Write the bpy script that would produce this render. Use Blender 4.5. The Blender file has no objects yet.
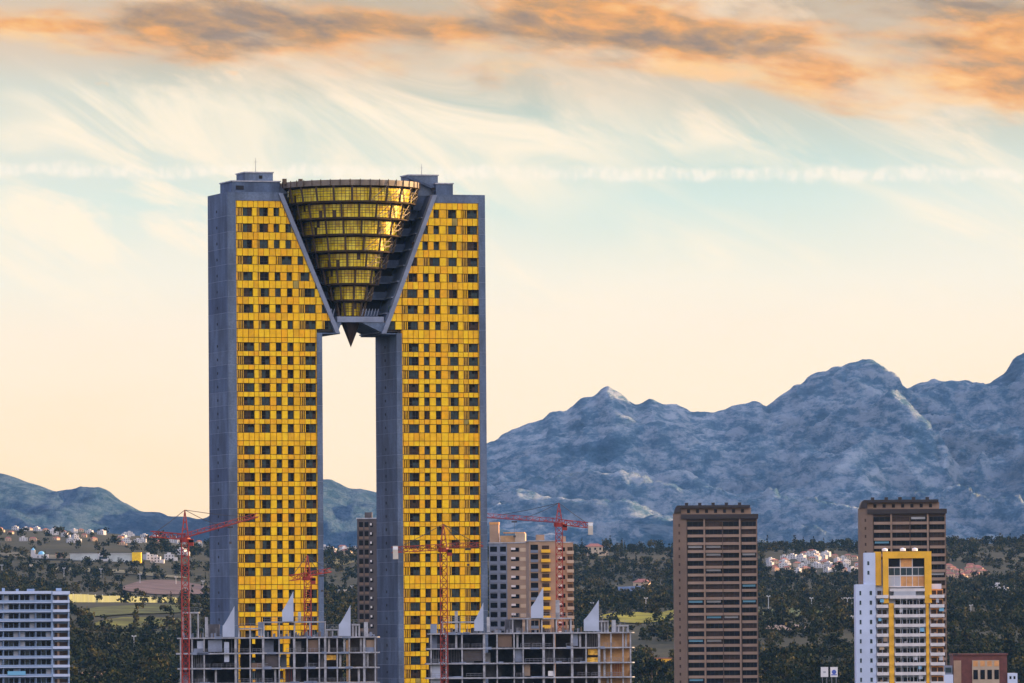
import bpy, bmesh, math, random
import numpy as np
from mathutils import Vector, Matrix, noise
random.seed(7)
R = math.radians
S = bpy.context.scene
COL = S.collection

# ------------------------------------------------------------------ camera
F = 7200.0                 # focal length in pixels
CAMZ = 80.0
HORIZ = 640.0              # pixel row of the horizon at mid frame
PITCH = math.atan((HORIZ - 341.5) / F)
ROLL = R(-0.42)
cam = bpy.data.objects.new('camera', bpy.data.cameras.new('camera'))
COL.objects.link(cam); S.camera = cam
cam.data.sensor_width = 36.0
cam.data.lens = F / 1024 * 36.0
cam.data.clip_start = 5; cam.data.clip_end = 60000
CR = (Matrix.Rotation(math.pi / 2 + PITCH, 4, 'X') @ Matrix.Rotation(ROLL, 4, 'Z'))
cam.matrix_world = Matrix.Translation((0, 0, CAMZ)) @ CR
CR3 = CR.to_3x3(); CP = Vector((0, 0, CAMZ))
def ray(px, py):
    return CR3 @ Vector(((px - 512) / F, (341.5 - py) / F, -1))
def P(px, py, Y):
    d = ray(px, py); return CP + d * (Y / d.y)

# ------------------------------------------------------------------ sun, sky, exposure
SUN_EL = R(8.0)
SDIR = Vector((0.925, 0.38, 0)).normalized()        # horizontal direction towards the sun
SUNV = Vector((SDIR.x * math.cos(SUN_EL), SDIR.y * math.cos(SUN_EL), math.sin(SUN_EL)))
sl = bpy.data.lights.new('sun', 'SUN'); sl.energy = 2.6; sl.angle = R(0.5); sl.color = (1.0, 0.60, 0.26)
so = bpy.data.objects.new('sun', sl); COL.objects.link(so)
so.rotation_euler = SUNV.to_track_quat('Z', 'Y').to_euler(); so.location = (600, -100, 500)
S.view_settings.view_transform = 'Standard'; S.view_settings.look = 'None'
S.view_settings.exposure = 2.15; S.view_settings.gamma = 1.0
S.view_settings.use_curve_mapping = False
S.render.engine = 'CYCLES'
S.cycles.max_bounces = 5; S.cycles.volume_bounces = 0; S.cycles.diffuse_bounces = 3

def s2l(c):
    return tuple((v / 255 / 12.92 if v / 255 <= .04045 else ((v / 255 + .055) / 1.055) ** 2.4) for v in c)

class NG:
    """small node-graph helper"""
    def __init__(s, tree): s.t = tree; s.n = tree.nodes; s.l = tree.links
    def new(s, typ, **kw):
        n = s.n.new(typ)
        for k, v in kw.items(): setattr(n, k, v)
        return n
    def put(s, sock, v):
        if isinstance(v, bpy.types.NodeSocket): s.l.new(v, sock)
        elif v is not None: sock.default_value = v
    def m(s, op, a, b=None, c=None, clamp=False):
        n = s.new('ShaderNodeMath', operation=op, use_clamp=clamp)
        s.put(n.inputs[0], a)
        if b is not None: s.put(n.inputs[1], b)
        if c is not None: s.put(n.inputs[2], c)
        return n.outputs[0]
    def vec(s, x, y, z=0.0):
        n = s.new('ShaderNodeCombineXYZ')
        for i, v in enumerate((x, y, z)): s.put(n.inputs[i], v)
        return n.outputs[0]
    def noise(s, v, scale, detail=5, rough=.55, dist=0.0, dim='3D'):
        n = s.new('ShaderNodeTexNoise', noise_dimensions=dim)
        s.put(n.inputs['Vector'], v); n.inputs['Scale'].default_value = scale
        n.inputs['Detail'].default_value = detail; n.inputs['Roughness'].default_value = rough
        n.inputs['Distortion'].default_value = dist
        return n.outputs['Fac']
    def step(s, v, a, b, lo=0.0, hi=1.0):
        n = s.new('ShaderNodeMapRange', interpolation_type='SMOOTHSTEP')
        s.put(n.inputs[0], v); s.put(n.inputs[1], a); s.put(n.inputs[2], b)
        n.inputs[3].default_value = lo; n.inputs[4].default_value = hi
        return n.outputs[0]
    def ramp(s, v, stops):
        n = s.new('ShaderNodeValToRGB'); e = n.color_ramp.elements
        while len(e) < len(stops): e.new(0.5)
        for k, (p, c) in enumerate(stops): e[k].position = p; e[k].color = (*c, 1)
        s.put(n.inputs[0], v); return n.outputs[0]
    def mix(s, f, a, b, mode='MIX'):
        n = s.new('ShaderNodeMix', data_type='RGBA', blend_type=mode)
        s.put(n.inputs[0], f)
        s.put(n.inputs[6], a if not isinstance(a, tuple) else (*a, 1))
        s.put(n.inputs[7], b if not isinstance(b, tuple) else (*b, 1))
        return n.outputs[2]

def build_world():
    w = bpy.data.worlds.new('World'); S.world = w; w.use_nodes = True
    g = NG(w.node_tree); g.n.clear()
    out = g.new('ShaderNodeOutputWorld'); bg = g.new('ShaderNodeBackground')
    g.l.new(bg.outputs[0], out.inputs[0])
    sky = g.new('ShaderNodeTexSky', sky_type='NISHITA')
    sky.sun_disc = False; sky.sun_elevation = SUN_EL
    sky.sun_rotation = math.atan2(SUNV.x, SUNV.y)
    sky.air_density = 1.3; sky.dust_density = 1.0; sky.ozone_density = 3.0
    tc = g.new('ShaderNodeTexCoord').outputs['Generated']
    sp = g.new('ShaderNodeSeparateXYZ'); g.l.new(tc, sp.inputs[0])
    x, y, z = sp.outputs
    az = g.m('ARCTAN2', x, y)                               # azimuth
    h = g.m('SQRT', g.m('ADD', g.m('MULTIPLY', x, x), g.m('MULTIPLY', y, y)))
    el = g.m('ARCTAN2', z, h)                               # elevation
    U = g.m('MULTIPLY', az, 7.2)                            # one unit is about 8 degrees
    V0 = g.m('MULTIPLY', el, 7.2)
    V = g.m('SUBTRACT', V0, 0.0)
    nis = g.mix(1.0, sky.outputs[0], (.135, .15, .195), 'MULTIPLY')     # strength of the sky light, cool white balance
    low = g.ramp(g.m('MULTIPLY', V, 1.0), [
        (0.00, s2l((252, 212, 165))), (0.16, s2l((252, 224, 184))), (0.27, s2l((250, 230, 202))),
        (0.36, s2l((236, 234, 218))), (0.44, s2l((208, 226, 218))), (0.52, s2l((182, 204, 196))),
        (0.66, s2l((140, 156, 148))), (.80, s2l((186, 196, 190))), (1.0, s2l((236, 216, 190)))])
    # slow brightness drift
    drift = g.noise(g.vec(U, g.m('MULTIPLY', V, 3.0), .3), 1.6, 3, .5)
    low = g.mix(g.step(drift, .35, .7, 0, .35), low, s2l((255, 240, 222)) + ())
    # thin cirrus: long wisps, shearing upwards to the left
    a = g.m('ADD', g.m('MULTIPLY', U, 1.0), g.m('MULTIPLY', V, .7))
    b = g.m('ADD', V, g.m('MULTIPLY', U, .30))
    wv = g.vec(g.m('MULTIPLY', a, 2.4), g.m('MULTIPLY', b, 5.5), 0.0)
    ci = g.noise(wv, 2.0, 9, .60, .8)
    patch = g.noise(g.vec(U, g.m('MULTIPLY', V, 2.2), 4.2), 2.6, 3, .5, .3)
    ciw = g.m('MULTIPLY', g.step(ci, .44, .62), g.step(patch, .38, .55))
    band = g.m('MULTIPLY', g.step(V, .26, .42), g.step(V, .86, .60))
    ciw = g.m('MULTIPLY', g.m('MULTIPLY', ciw, band), .8)
    core = g.m('ADD', g.m('POWER', g.m('MULTIPLY', g.m('ADD', U, .09), 3.6), 2.0),
               g.m('POWER', g.m('MULTIPLY', g.m('ADD', V, -.515), 9.0), 2.0))
    corew = g.m('MULTIPLY', g.step(core, 1.3, 0.0), g.step(ci, .30, .60))
    ciw = g.m('MAXIMUM', ciw, g.m('MULTIPLY', corew, .95))
    col = g.mix(ciw, low, s2l((255, 240, 214)))
    # soft orange tint towards the horizon on the left
    # contrail line
    line = g.m('SUBTRACT', V0, g.m('ADD', .4665, g.m('MULTIPLY', U, -.0125)))
    cd = g.m('ABSOLUTE', g.m('ADD', line, g.m('MULTIPLY', g.m('SUBTRACT', g.noise(g.vec(U, V, 0), 22, 4), .5), .026)))
    puff = g.noise(g.vec(g.m('MULTIPLY', U, 1.0), g.m('MULTIPLY', V, .4), 0), 95, 2, .6)
    ct = g.m('MULTIPLY', g.step(cd, .0095, .002), g.step(puff, .38, .62, .35, 1))
    ct = g.m('MULTIPLY', ct, g.step(g.noise(g.vec(U, 0.0, 7), 3.5, 2), .3, .5, .35, .8))
    col = g.mix(g.m('MULTIPLY', ct, .75), col, s2l((255, 244, 228)))
    # orange cloud bank along the top
    Uc = g.m('MAXIMUM', g.m('MINIMUM', U, .8), -.6)            # the bank keeps its height and width farther round
    vc = g.m('ADD', .608, g.m('MULTIPLY', Uc, -.018))
    th = g.m('ADD', .040, g.m('MULTIPLY', Uc, .030))
    d = g.m('DIVIDE', g.m('ABSOLUTE', g.m('SUBTRACT', V, vc)), th)
    sh = g.m('ADD', V, g.m('MULTIPLY', U, .10))
    n1 = g.noise(g.vec(g.m('MULTIPLY', U, 2.6), g.m('MULTIPLY', sh, 8.5), 2.9), 1.7, 10, .55, .2)
    n2 = g.noise(g.vec(g.m('MULTIPLY', U, 3.4), g.m('MULTIPLY', sh, 9.5), 5.5), 3.2, 9, .58, .2)
    dens = g.step(g.m('ADD', g.m('SUBTRACT', 1.5, d), g.m('MULTIPLY', g.m('SUBTRACT', n1, .5), 4.6)), .1, 1.3)
    lit = g.m('ADD', n2, g.m('MULTIPLY', g.m('SUBTRACT', vc, V), 1.6))
    lit = g.m('ADD', lit, g.m('MULTIPLY', g.step(dens, 1.0, .55), .06))
    shade = g.ramp(lit, [(.37, s2l((140, 118, 96))), (.48, s2l((186, 142, 86))), (.57, s2l((230, 160, 72))), (.72, s2l((250, 200, 122)))])
    veil = g.m('MULTIPLY', g.step(d, 2.6, .6), .45)
    col = g.mix(veil, col, s2l((226, 184, 140)))
    col = g.mix(g.m('MULTIPLY', dens, .92), col, shade)
    sc = g.m('MULTIPLY', g.step(n2, .60, .68), g.m('MULTIPLY', g.step(V, .50, .54), g.step(V, .60, .56)))
    col = g.mix(g.m('MULTIPLY', sc, .5), col, s2l((246, 198, 140)))
    lowb = g.mix(1.0, col, (.274, .258, .236), 'MULTIPLY')
    # unseen bright band added above the cloud bank, all round, as fill light
    lowb = g.mix(g.step(el, R(6.0), R(15)), lowb, (.60, .515, .52))
    # the sky is dimmer on the side away from the sun
    lft = g.step(g.m('MULTIPLY', x, -1.0), .2, .85)
    dimm = g.m('SUBTRACT', 1.0, g.m('MULTIPLY', lft, .74))
    lowb = g.mix(1.0, lowb, g.vec(dimm, dimm, g.m('SUBTRACT', 1.0, g.m('MULTIPLY', lft, .60))), 'MULTIPLY')
    # towards the zenith the plain physical sky takes over
    up = g.step(el, R(25), R(65))
    fin = g.mix(up, lowb, nis)
    # away from the north the cloudy belt gives way to the physical sky as well
    side = g.step(g.m('ABSOLUTE', az), R(25), R(70))
    fin = g.mix(g.m('MULTIPLY', side, .15), fin, nis)
    g.l.new(fin, bg.inputs[0]); bg.inputs[1].default_value = 1.0
build_world()

# ------------------------------------------------------------------ materials
MATS = {}
def mat(name, col, rough=.8, metal=0.0, var=.0, vscale=.3, stretch=(1, 1, 1), bump=0, spec=.5, col2=None, fine=0):
    if name in MATS: return MATS[name]
    m = bpy.data.materials.new(name); m.use_nodes = True; MATS[name] = m
    g = NG(m.node_tree); b = m.node_tree.nodes['Principled BSDF']
    b.inputs['Roughness'].default_value = rough; b.inputs['Metallic'].default_value = metal
    b.inputs['Specular IOR Level'].default_value = spec
    tc = g.new('ShaderNodeTexCoord'); mp = g.new('ShaderNodeMapping')
    g.l.new(tc.outputs['Object'], mp.inputs[0]); mp.inputs['Scale'].default_value = stretch
    n = g.noise(mp.outputs[0], vscale, 6, .6)
    c2 = col2 or tuple(max(0, c * (1 - var)) for c in col)
    c1 = col if col2 else tuple(min(1, c * (1 + var * .6)) for c in col)
    c = g.mix(g.step(n, .32, .68), c2, c1)
    if fine:
        n2 = g.noise(tc.outputs['Object'], vscale * 9, 3, .6)
        c = g.mix(g.step(n2, .3, .7, 0, fine), c, tuple(v * .35 for v in col))
    g.l.new(c, b.inputs['Base Color'])
    if bump:
        bn = g.new('ShaderNodeBump'); bn.inputs['Strength'].default_value = bump
        g.l.new(n, bn.inputs['Height']); g.l.new(bn.outputs[0], b.inputs['Normal'])
    return m

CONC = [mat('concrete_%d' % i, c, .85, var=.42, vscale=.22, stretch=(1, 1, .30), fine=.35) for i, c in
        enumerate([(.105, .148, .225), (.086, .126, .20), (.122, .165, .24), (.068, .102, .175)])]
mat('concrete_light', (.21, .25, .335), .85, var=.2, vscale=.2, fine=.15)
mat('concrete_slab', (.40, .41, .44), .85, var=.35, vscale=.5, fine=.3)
mat('concrete_raw', (.10, .10, .11), .9, var=.35, vscale=.4, fine=.3)  # dark tone carries interior shade on inner columns and back walls
mat('ochre_and_sun', (.50, .30, .14), .9, var=.3, vscale=.3, fine=.2)
YEL = [mat('yellow_panel_%d' % i, c, .45, var=.16, vscale=.6, spec=.25) for i, c in
       enumerate([(.94, .51, .003), (.91, .44, .003), (.96, .57, .005), (.80, .42, .004)])]
mat('yellow_dirty', (.34, .26, .05), .6, var=.3)
mat('cream_panel', (.85, .78, .42), .4)
mat('gold_glass', (.98, .62, .01), .2, metal=.12, var=.45, vscale=.55, spec=.8)
mat('gold_glass_pale', (.98, .74, .05), .18, metal=.15, var=.25, vscale=.55, spec=.8)
mat('bronze', (.075, .048, .026), .55, metal=.3, var=.3)
mat('bronze_light', (.21, .17, .13), .6, metal=.1, var=.3)
GLASS = [mat('glass_dark', (.006, .008, .011), .12, var=.4, spec=.10), mat('glass_teal', (.020, .045, .058), .12, var=.4, vscale=.8, spec=.3),
         mat('glass_brown', (.05, .03, .022), .2, var=.4, vscale=.8, spec=.2)]
mat('slat_yellow', (.72, .40, .02), .5, var=.3); mat('frame_dark', (.03, .028, .03), .5)
mat('dark_void', (.012, .012, .016), .9); mat('spike_metal', (.06, .038, .028), .45, metal=.3, var=.3)
mat('crane_red', (.30, .014, .007), .45, var=.25, vscale=1.2)
mat('crane_rust', (.27, .022, .010), .5, var=.3, vscale=1.2)
mat('dark_wall', (.075, .065, .065), .8, var=.2); mat('white_paint', (.80, .80, .80), .6, var=.08); mat('fin_white', (.42, .48, .60), .6, var=.12, vscale=.2)
mat('counterweight', (.55, .50, .42), .8, var=.2)
mat('cable', (.04, .04, .045), .6)
mat('rail', (.20, .21, .24), .5)
mat('brown_wall', (.185, .125, .088), .85, var=.15, vscale=.12, fine=.1); mat('brown_band', (.30, .205, .145), .85, var=.14, vscale=.2)
mat('roof_dark', (.018, .010, .008), .6, var=.2)
mat('white_wall', (.52, .60, .76), .7, var=.10, vscale=.12); mat('white_band', (.68, .64, .62), .7, var=.12, vscale=.3)
mat('ochre_wall', (.85, .45, .02), .7, var=.15, vscale=.2); mat('orange_wall_and_sun', (.62, .30, .10), .7, var=.2, vscale=.5)
mat('beige_wall', (.30, .22, .155), .8, var=.14, vscale=.15); mat('beige_light', (.42, .33, .24), .8, var=.14)
mat('grey_wall', (.17, .20, .26), .8, var=.18); mat('peach_wall', (.36, .235, .15), .8, var=.15)
mat('pale_blue_wall', (.26, .36, .52), .8, var=.14, vscale=.2); mat('blind', (.42, .44, .48), .6, var=.1)
mat('awning_blue', (.16, .42, .62), .7); mat('roof_red', (.34, .12, .075), .8, var=.3, vscale=1.0)
mat('house_white', (.50, .49, .49), .8, var=.12); mat('house_cream', (.46, .36, .25), .8, var=.15)
mat('house_warm', (.48, .33, .22), .8, var=.15)
mat('brick_dark', (.13, .04, .03), .8, var=.25, vscale=.5)
mat('pole_grey', (.5, .5, .5), .5)
mat('net_green', (.16, .19, .075), .8, var=.25, vscale=.08, stretch=(1, 1, .1))
mat('net_white', (.45, .48, .46), .8, var=.25, vscale=.08)
mat('mesh_gold', (.75, .42, .05), .7, var=.5, vscale=1.2)
mat('bark', (.07, .05, .035), .9, var=.3)
FOL = [mat('foliage_%d' % i, c, .9, var=.35, vscale=.25, spec=.1, fine=.3) for i, c in
       enumerate([(.012, .021, .007), (.026, .034, .008), (.066, .058, .014), (.009, .017, .008)])]
mat('sign_white', (.8, .8, .8), .5); mat('sign_blue', (.06, .12, .5), .5)

# ------------------------------------------------------------------ mesh builder
BOXF = [(0, 3, 2, 1), (4, 5, 6, 7), (0, 1, 5, 4), (1, 2, 6, 5), (2, 3, 7, 6), (3, 0, 4, 7)]
class MB:
    def __init__(s): s.v = []; s.f = []; s.mi = []; s.mats = []
    def mid(s, m):
        m = MATS[m] if isinstance(m, str) else m
        if m not in s.mats: s.mats.append(m)
        return s.mats.index(m)
    def face(s, pts, m):
        b = len(s.v); s.v += [tuple(p) for p in pts]; s.f.append(tuple(range(b, b + len(pts)))); s.mi.append(s.mid(m))
    def box(s, x0, x1, y0, y1, z0, z1, m):
        b = len(s.v)
        s.v += [(x0, y0, z0), (x1, y0, z0), (x1, y1, z0), (x0, y1, z0), (x0, y0, z1), (x1, y0, z1), (x1, y1, z1), (x0, y1, z1)]
        i = s.mid(m)
        for f in BOXF: s.f.append(tuple(b + k for k in f)); s.mi.append(i)
    def prism(s, poly, y0, y1, m):
        """polygon in (x, z) extruded from y0 to y1"""
        n = len(poly); b = len(s.v); i = s.mid(m)
        a = sum(poly[k][0] * poly[(k + 1) % n][1] - poly[(k + 1) % n][0] * poly[k][1] for k in range(n))
        if a < 0: poly = poly[::-1]
        s.v += [(p[0], y0, p[1]) for p in poly] + [(p[0], y1, p[1]) for p in poly]
        s.f.append(tuple(b + k for k in range(n))); s.mi.append(i)
        s.f.append(tuple(b + n + k for k in reversed(range(n)))); s.mi.append(i)
        for k in range(n):
            j = (k + 1) % n
            s.f.append((b + k, b + n + k, b + n + j, b + j)); s.mi.append(i)
    def bar(s, p, q, w, m, w2=None):
        """square bar from p to q"""
        p = Vector(p); q = Vector(q); d = q - p
        if d.length < 1e-6: return
        d.normalize(); up = Vector((0, 0, 1)) if abs(d.z) < .9 else Vector((0, 1, 0))
        a = d.cross(up).normalized(); c = d.cross(a).normalized()
        w2 = w if w2 is None else w2; b = len(s.v); i = s.mid(m)
        for o, ww in ((p, w), (q, w2)):
            for sx, sy in ((-1, -1), (1, -1), (1, 1), (-1, 1)):
                s.v.append(tuple(o + a * sx * ww / 2 + c * sy * ww / 2))
        for f in BOXF: s.f.append(tuple(b + k for k in f)); s.mi.append(i)
    def lathe(s, prof, n, m, cx=0, cy=0, a0=0, a1=2 * math.pi):
        full = abs(a1 - a0 - 2 * math.pi) < 1e-6
        b = len(s.v); k = n if full else n + 1; i = s.mid(m)
        for r, z in prof:
            for j in range(k):
                a = a0 + (a1 - a0) * j / n
                s.v.append((cx + r * math.cos(a), cy + r * math.sin(a), z))
        for q in range(len(prof) - 1):
            for j in range(n):
                j2 = (j + 1) % k
                s.f.append((b + q * k + j, b + q * k + j2, b + (q + 1) * k + j2, b + (q + 1) * k + j)); s.mi.append(i)
    def build(s, name, parent=None, smooth=False):
        me = bpy.data.meshes.new(name); me.from_pydata(s.v, [], s.f)
        for m in s.mats: me.materials.append(m)
        me.polygons.foreach_set('material_index', s.mi)
        if smooth: me.polygons.foreach_set('use_smooth', [True] * len(s.f))
        me.update()
        o = bpy.data.objects.new(name, me); COL.objects.link(o)
        if parent: o.parent = parent
        return o

def thing(name, label, cat, loc=(0, 0, 0), rz=0, group=None):
    o = bpy.data.objects.new(name, None); COL.objects.link(o)
    o.location = loc; o.rotation_euler = (0, 0, rz); o.empty_display_size = 1
    o['label'] = label; o['category'] = cat
    if group: o['group'] = group
    return o
def dup(o, parent=None):
    c = o.copy(); COL.objects.link(c); c.parent = parent
    for ch in o.children: dup(ch, c)
    return c
def place(me_obj, loc, parent):
    c = me_obj.copy(); COL.objects.link(c); c.parent = parent; c.location = loc
    return c

# ------------------------------------------------------------------ terrain
def lerp_tab(t, x):
    if x <= t[0][0]: return t[0][1]
    for (a, b), (c, d) in zip(t, t[1:]):
        if x <= c:
            k = (x - a) / (c - a); return b + (d - b) * k
    return t[-1][1]
ZT = [(-2000, -2), (1900, 0), (2150, 8), (2500, 32), (2800, 50), (3100, 58), (3500, 67), (4000, 84), (4600, 103), (5200, 117), (5800, 137),
      (6400, 156), (6900, 164), (7500, 150), (9000, 120), (40000, 100)]
def nz(x, y, s, o=0.0): return noise.noise(Vector((x / s + o, y / s, o * 1.7)))
def terrain(x, Y):
    z = lerp_tab(ZT, Y)
    k = min(1, max(0, (Y - 2300) / 1200.0)); f = 1 if Y < 7200 else max(0, 1 - (Y - 7200) / 1500)
    n = nz(x, Y, 900, 3.1) * 13 + nz(x, Y, 380, 9.4) * 6.5 + nz(x, Y, 150, 5.2) * 2.2
    left = 1 / (1 + math.exp(max(-60, min(60, (x / max(Y, 500) + .045) * 160))))
    z += k * f * n * (.35 + .65 * min(1, Y / 5000)) + k * f * left * 20 * min(1, max(0, (Y - 4600) / 1600))
    return z
def ground(px, py, lo=2300, hi=7600):
    """where the view through this picture point meets the land"""
    Y = lo; prev = P(px, py, Y); step = 40
    while Y < hi:
        p = P(px, py, Y)
        if p.z <= terrain(p.x, p.y): 
            for k in range(8):
                step /= 2; q = P(px, py, Y - step)
                if q.z <= terrain(q.x, q.y): Y -= step
            p = P(px, py, Y); return Vector((p.x, p.y, terrain(p.x, p.y)))
        Y += step
    p = P(px, py, 6700); return Vector((p.x, p.y, terrain(p.x, p.y)))

def smat_land():
    m = bpy.data.materials.new('land'); m.use_nodes = True
    g = NG(m.node_tree); b = m.node_tree.nodes['Principled BSDF']; b.inputs['Roughness'].default_value = .95
    b.inputs['Specular IOR Level'].default_value = .1
    tc = g.new('ShaderNodeTexCoord').outputs['Object']
    n1 = g.noise(tc, .004, 6, .6, .5); n2 = g.noise(tc, .03, 5, .65); n3 = g.noise(tc, .25, 3, .6)
    c = g.ramp(n1, [(.35, (.016, .021, .010)), (.54, (.028, .030, .012)), (.68, (.055, .046, .020)), (.8, (.10, .075, .04))])
    c = g.mix(g.step(n2, .45, .62, 0, .7), c, (.012, .017, .008))
    c = g.mix(g.step(n3, .5, .7, 0, .4), c, (.07, .06, .03))
    g.l.new(c, b.inputs['Base Color']); return m
def build_land():
    xs = [-12000, -10000, -7000, -5000, -3600, -2700, -2100, -1700, -1400] + list(range(-1200, 1201, 14)) + [1400, 1700, 2100, 2700, 3600, 5000, 7000, 10000, 12000]
    ys = [-3000, -1000, 0, 600, 1200, 1500, 1800, 2000, 2150] + list(range(2250, 7500, 24)) + [7600, 7800, 8200, 8700, 9500, 11000, 14000, 16300]
    v = [(x, y, terrain(x, y)) for y in ys for x in xs]; n = len(xs)
    f = [(j * n + i, j * n + i + 1, (j + 1) * n + i + 1, (j + 1) * n + i) for j in range(len(ys) - 1) for i in range(n - 1)]
    me = bpy.data.meshes.new('ground'); me.from_pydata(v, [], f)
    me.polygons.foreach_set('use_smooth', [True] * len(f)); me.materials.append(smat_land())
    o = bpy.data.objects.new('ground', me); COL.objects.link(o); o['kind'] = 'structure'
build_land()

def patch(name, poly, col, lift=.7, var=.3, sub=7):
    """a sheet of grass or soil lying on the land, outline given through picture points"""
    m = mat(name + '_mat%d' % len(MATS), col, .95, var=var, vscale=.04, spec=.1, fine=.2)
    c = Vector((sum(p[0] for p in poly) / len(poly), sum(p[1] for p in poly) / len(poly)))
    ring = []
    n = len(poly)
    for k in range(n):
        a = Vector(poly[k - 1]); b = Vector(poly[k]); c1 = Vector(poly[(k + 1) % n]); d = Vector(poly[(k + 2) % n])
        for t in (0, .2, .4, .6, .8):
            q = .5 * ((2 * b) + (-a + c1) * t + (2 * a - 5 * b + 4 * c1 - d) * t * t + (-a + 3 * b - 3 * c1 + d) * t ** 3)
            ring.append(q + Vector((random.uniform(-.4, .4), random.uniform(-.15, .15))))
    gc = ground(c.x, c.y); gr = [ground(q.x, q.y) for q in ring]
    v = [(gc.x, gc.y, terrain(gc.x, gc.y) + lift)]; f = []
    for s in range(1, sub + 1):
        for q in gr:
            x = gc.x + (q.x - gc.x) * s / sub; y = gc.y + (q.y - gc.y) * s / sub
            v.append((x, y, terrain(x, y) + lift))
    N = len(ring)
    for j in range(N): f.append((0, 1 + j, 1 + (j + 1) % N))
    for s in range(sub - 1):
        for j in range(N):
            a = 1 + s * N + j; b = 1 + s * N + (j + 1) % N
            f.append((a, a + N, b + N, b))
    me = bpy.data.meshes.new(name); me.from_pydata(v, [], f); me.materials.append(m)
    me.polygons.foreach_set('use_smooth', [True] * len(f))
    o = bpy.data.objects.new(name, me); COL.objects.link(o); o['kind'] = 'structure'
patch('fairway', [(72, 613), (100, 608), (140, 606), (182, 606), (182, 613), (130, 615), (95, 617)], (.075, .085, .016), var=.6)
patch('fairway', [(95, 624), (130, 618), (182, 620), (184, 626), (150, 628), (110, 630)], (.12, .12, .018), var=.6)
patch('fairway', [(110, 634), (150, 632), (186, 636), (150, 640)], (.07, .075, .02), var=.6)
patch('fairway', [(600, 617), (625, 613), (655, 614), (675, 611), (676, 620), (640, 624), (612, 622)], (.26, .23, .015), var=.5)  # low sun on this grass is painted in as bright yellow-green
patch('fairway', [(755, 612), (790, 609), (830, 611), (850, 614), (800, 618), (760, 617)], (.09, .11, .03))
patch('fairway', [(320, 560), (345, 556), (360, 560), (340, 566)], (.14, .12, .04))
patch('dirt', [(122, 590), (140, 582), (170, 581), (212, 588), (212, 594), (160, 595)], (.12, .08, .07))
patch('dirt', [(70, 677), (95, 672), (120, 676), (150, 684), (60, 690)], (.36, .20, .10))
patch('dirt', [(756, 622), (790, 625), (812, 629), (790, 632), (756, 628)], (.24, .17, .12))
patch('dirt', [(757, 674), (772, 675), (778, 679), (757, 678)], (.40, .28, .15))
patch('dirt', [(0, 552), (60, 556), (120, 557), (120, 559), (50, 560), (0, 556)], (.12, .11, .07))
patch('dirt', [(60, 568), (120, 571), (180, 577), (180, 579), (120, 574), (60, 571)], (.17, .16, .09))

# ------------------------------------------------------------------ mountains
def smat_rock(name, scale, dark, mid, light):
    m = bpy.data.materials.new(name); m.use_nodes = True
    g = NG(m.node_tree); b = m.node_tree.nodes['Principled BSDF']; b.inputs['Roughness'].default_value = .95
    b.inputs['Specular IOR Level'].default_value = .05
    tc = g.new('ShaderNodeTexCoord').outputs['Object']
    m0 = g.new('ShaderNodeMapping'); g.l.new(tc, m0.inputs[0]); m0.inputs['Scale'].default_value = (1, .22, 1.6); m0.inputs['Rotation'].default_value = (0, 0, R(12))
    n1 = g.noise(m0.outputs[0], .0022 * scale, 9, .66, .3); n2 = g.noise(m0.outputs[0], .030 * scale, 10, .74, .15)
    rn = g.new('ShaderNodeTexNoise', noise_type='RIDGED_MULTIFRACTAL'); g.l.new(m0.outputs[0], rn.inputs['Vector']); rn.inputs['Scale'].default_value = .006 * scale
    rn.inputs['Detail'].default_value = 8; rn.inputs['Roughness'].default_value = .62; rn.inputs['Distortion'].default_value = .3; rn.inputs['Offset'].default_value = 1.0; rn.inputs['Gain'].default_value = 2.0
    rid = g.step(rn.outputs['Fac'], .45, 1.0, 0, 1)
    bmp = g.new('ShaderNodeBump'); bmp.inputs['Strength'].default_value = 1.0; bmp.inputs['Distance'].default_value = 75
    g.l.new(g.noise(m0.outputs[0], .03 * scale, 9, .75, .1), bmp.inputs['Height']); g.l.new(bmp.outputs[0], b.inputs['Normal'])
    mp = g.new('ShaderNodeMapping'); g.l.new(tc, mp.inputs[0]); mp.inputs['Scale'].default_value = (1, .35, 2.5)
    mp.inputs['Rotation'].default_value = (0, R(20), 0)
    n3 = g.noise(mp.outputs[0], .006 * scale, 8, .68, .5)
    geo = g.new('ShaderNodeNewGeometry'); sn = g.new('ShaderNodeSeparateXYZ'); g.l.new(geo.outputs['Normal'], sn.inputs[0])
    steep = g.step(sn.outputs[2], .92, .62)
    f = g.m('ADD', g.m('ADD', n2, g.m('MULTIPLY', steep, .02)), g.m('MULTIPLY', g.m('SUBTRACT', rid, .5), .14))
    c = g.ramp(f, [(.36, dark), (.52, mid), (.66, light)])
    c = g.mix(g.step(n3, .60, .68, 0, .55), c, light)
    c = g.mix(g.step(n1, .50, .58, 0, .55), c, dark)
    g.l.new(c, b.inputs['Base Color']); return m
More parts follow.
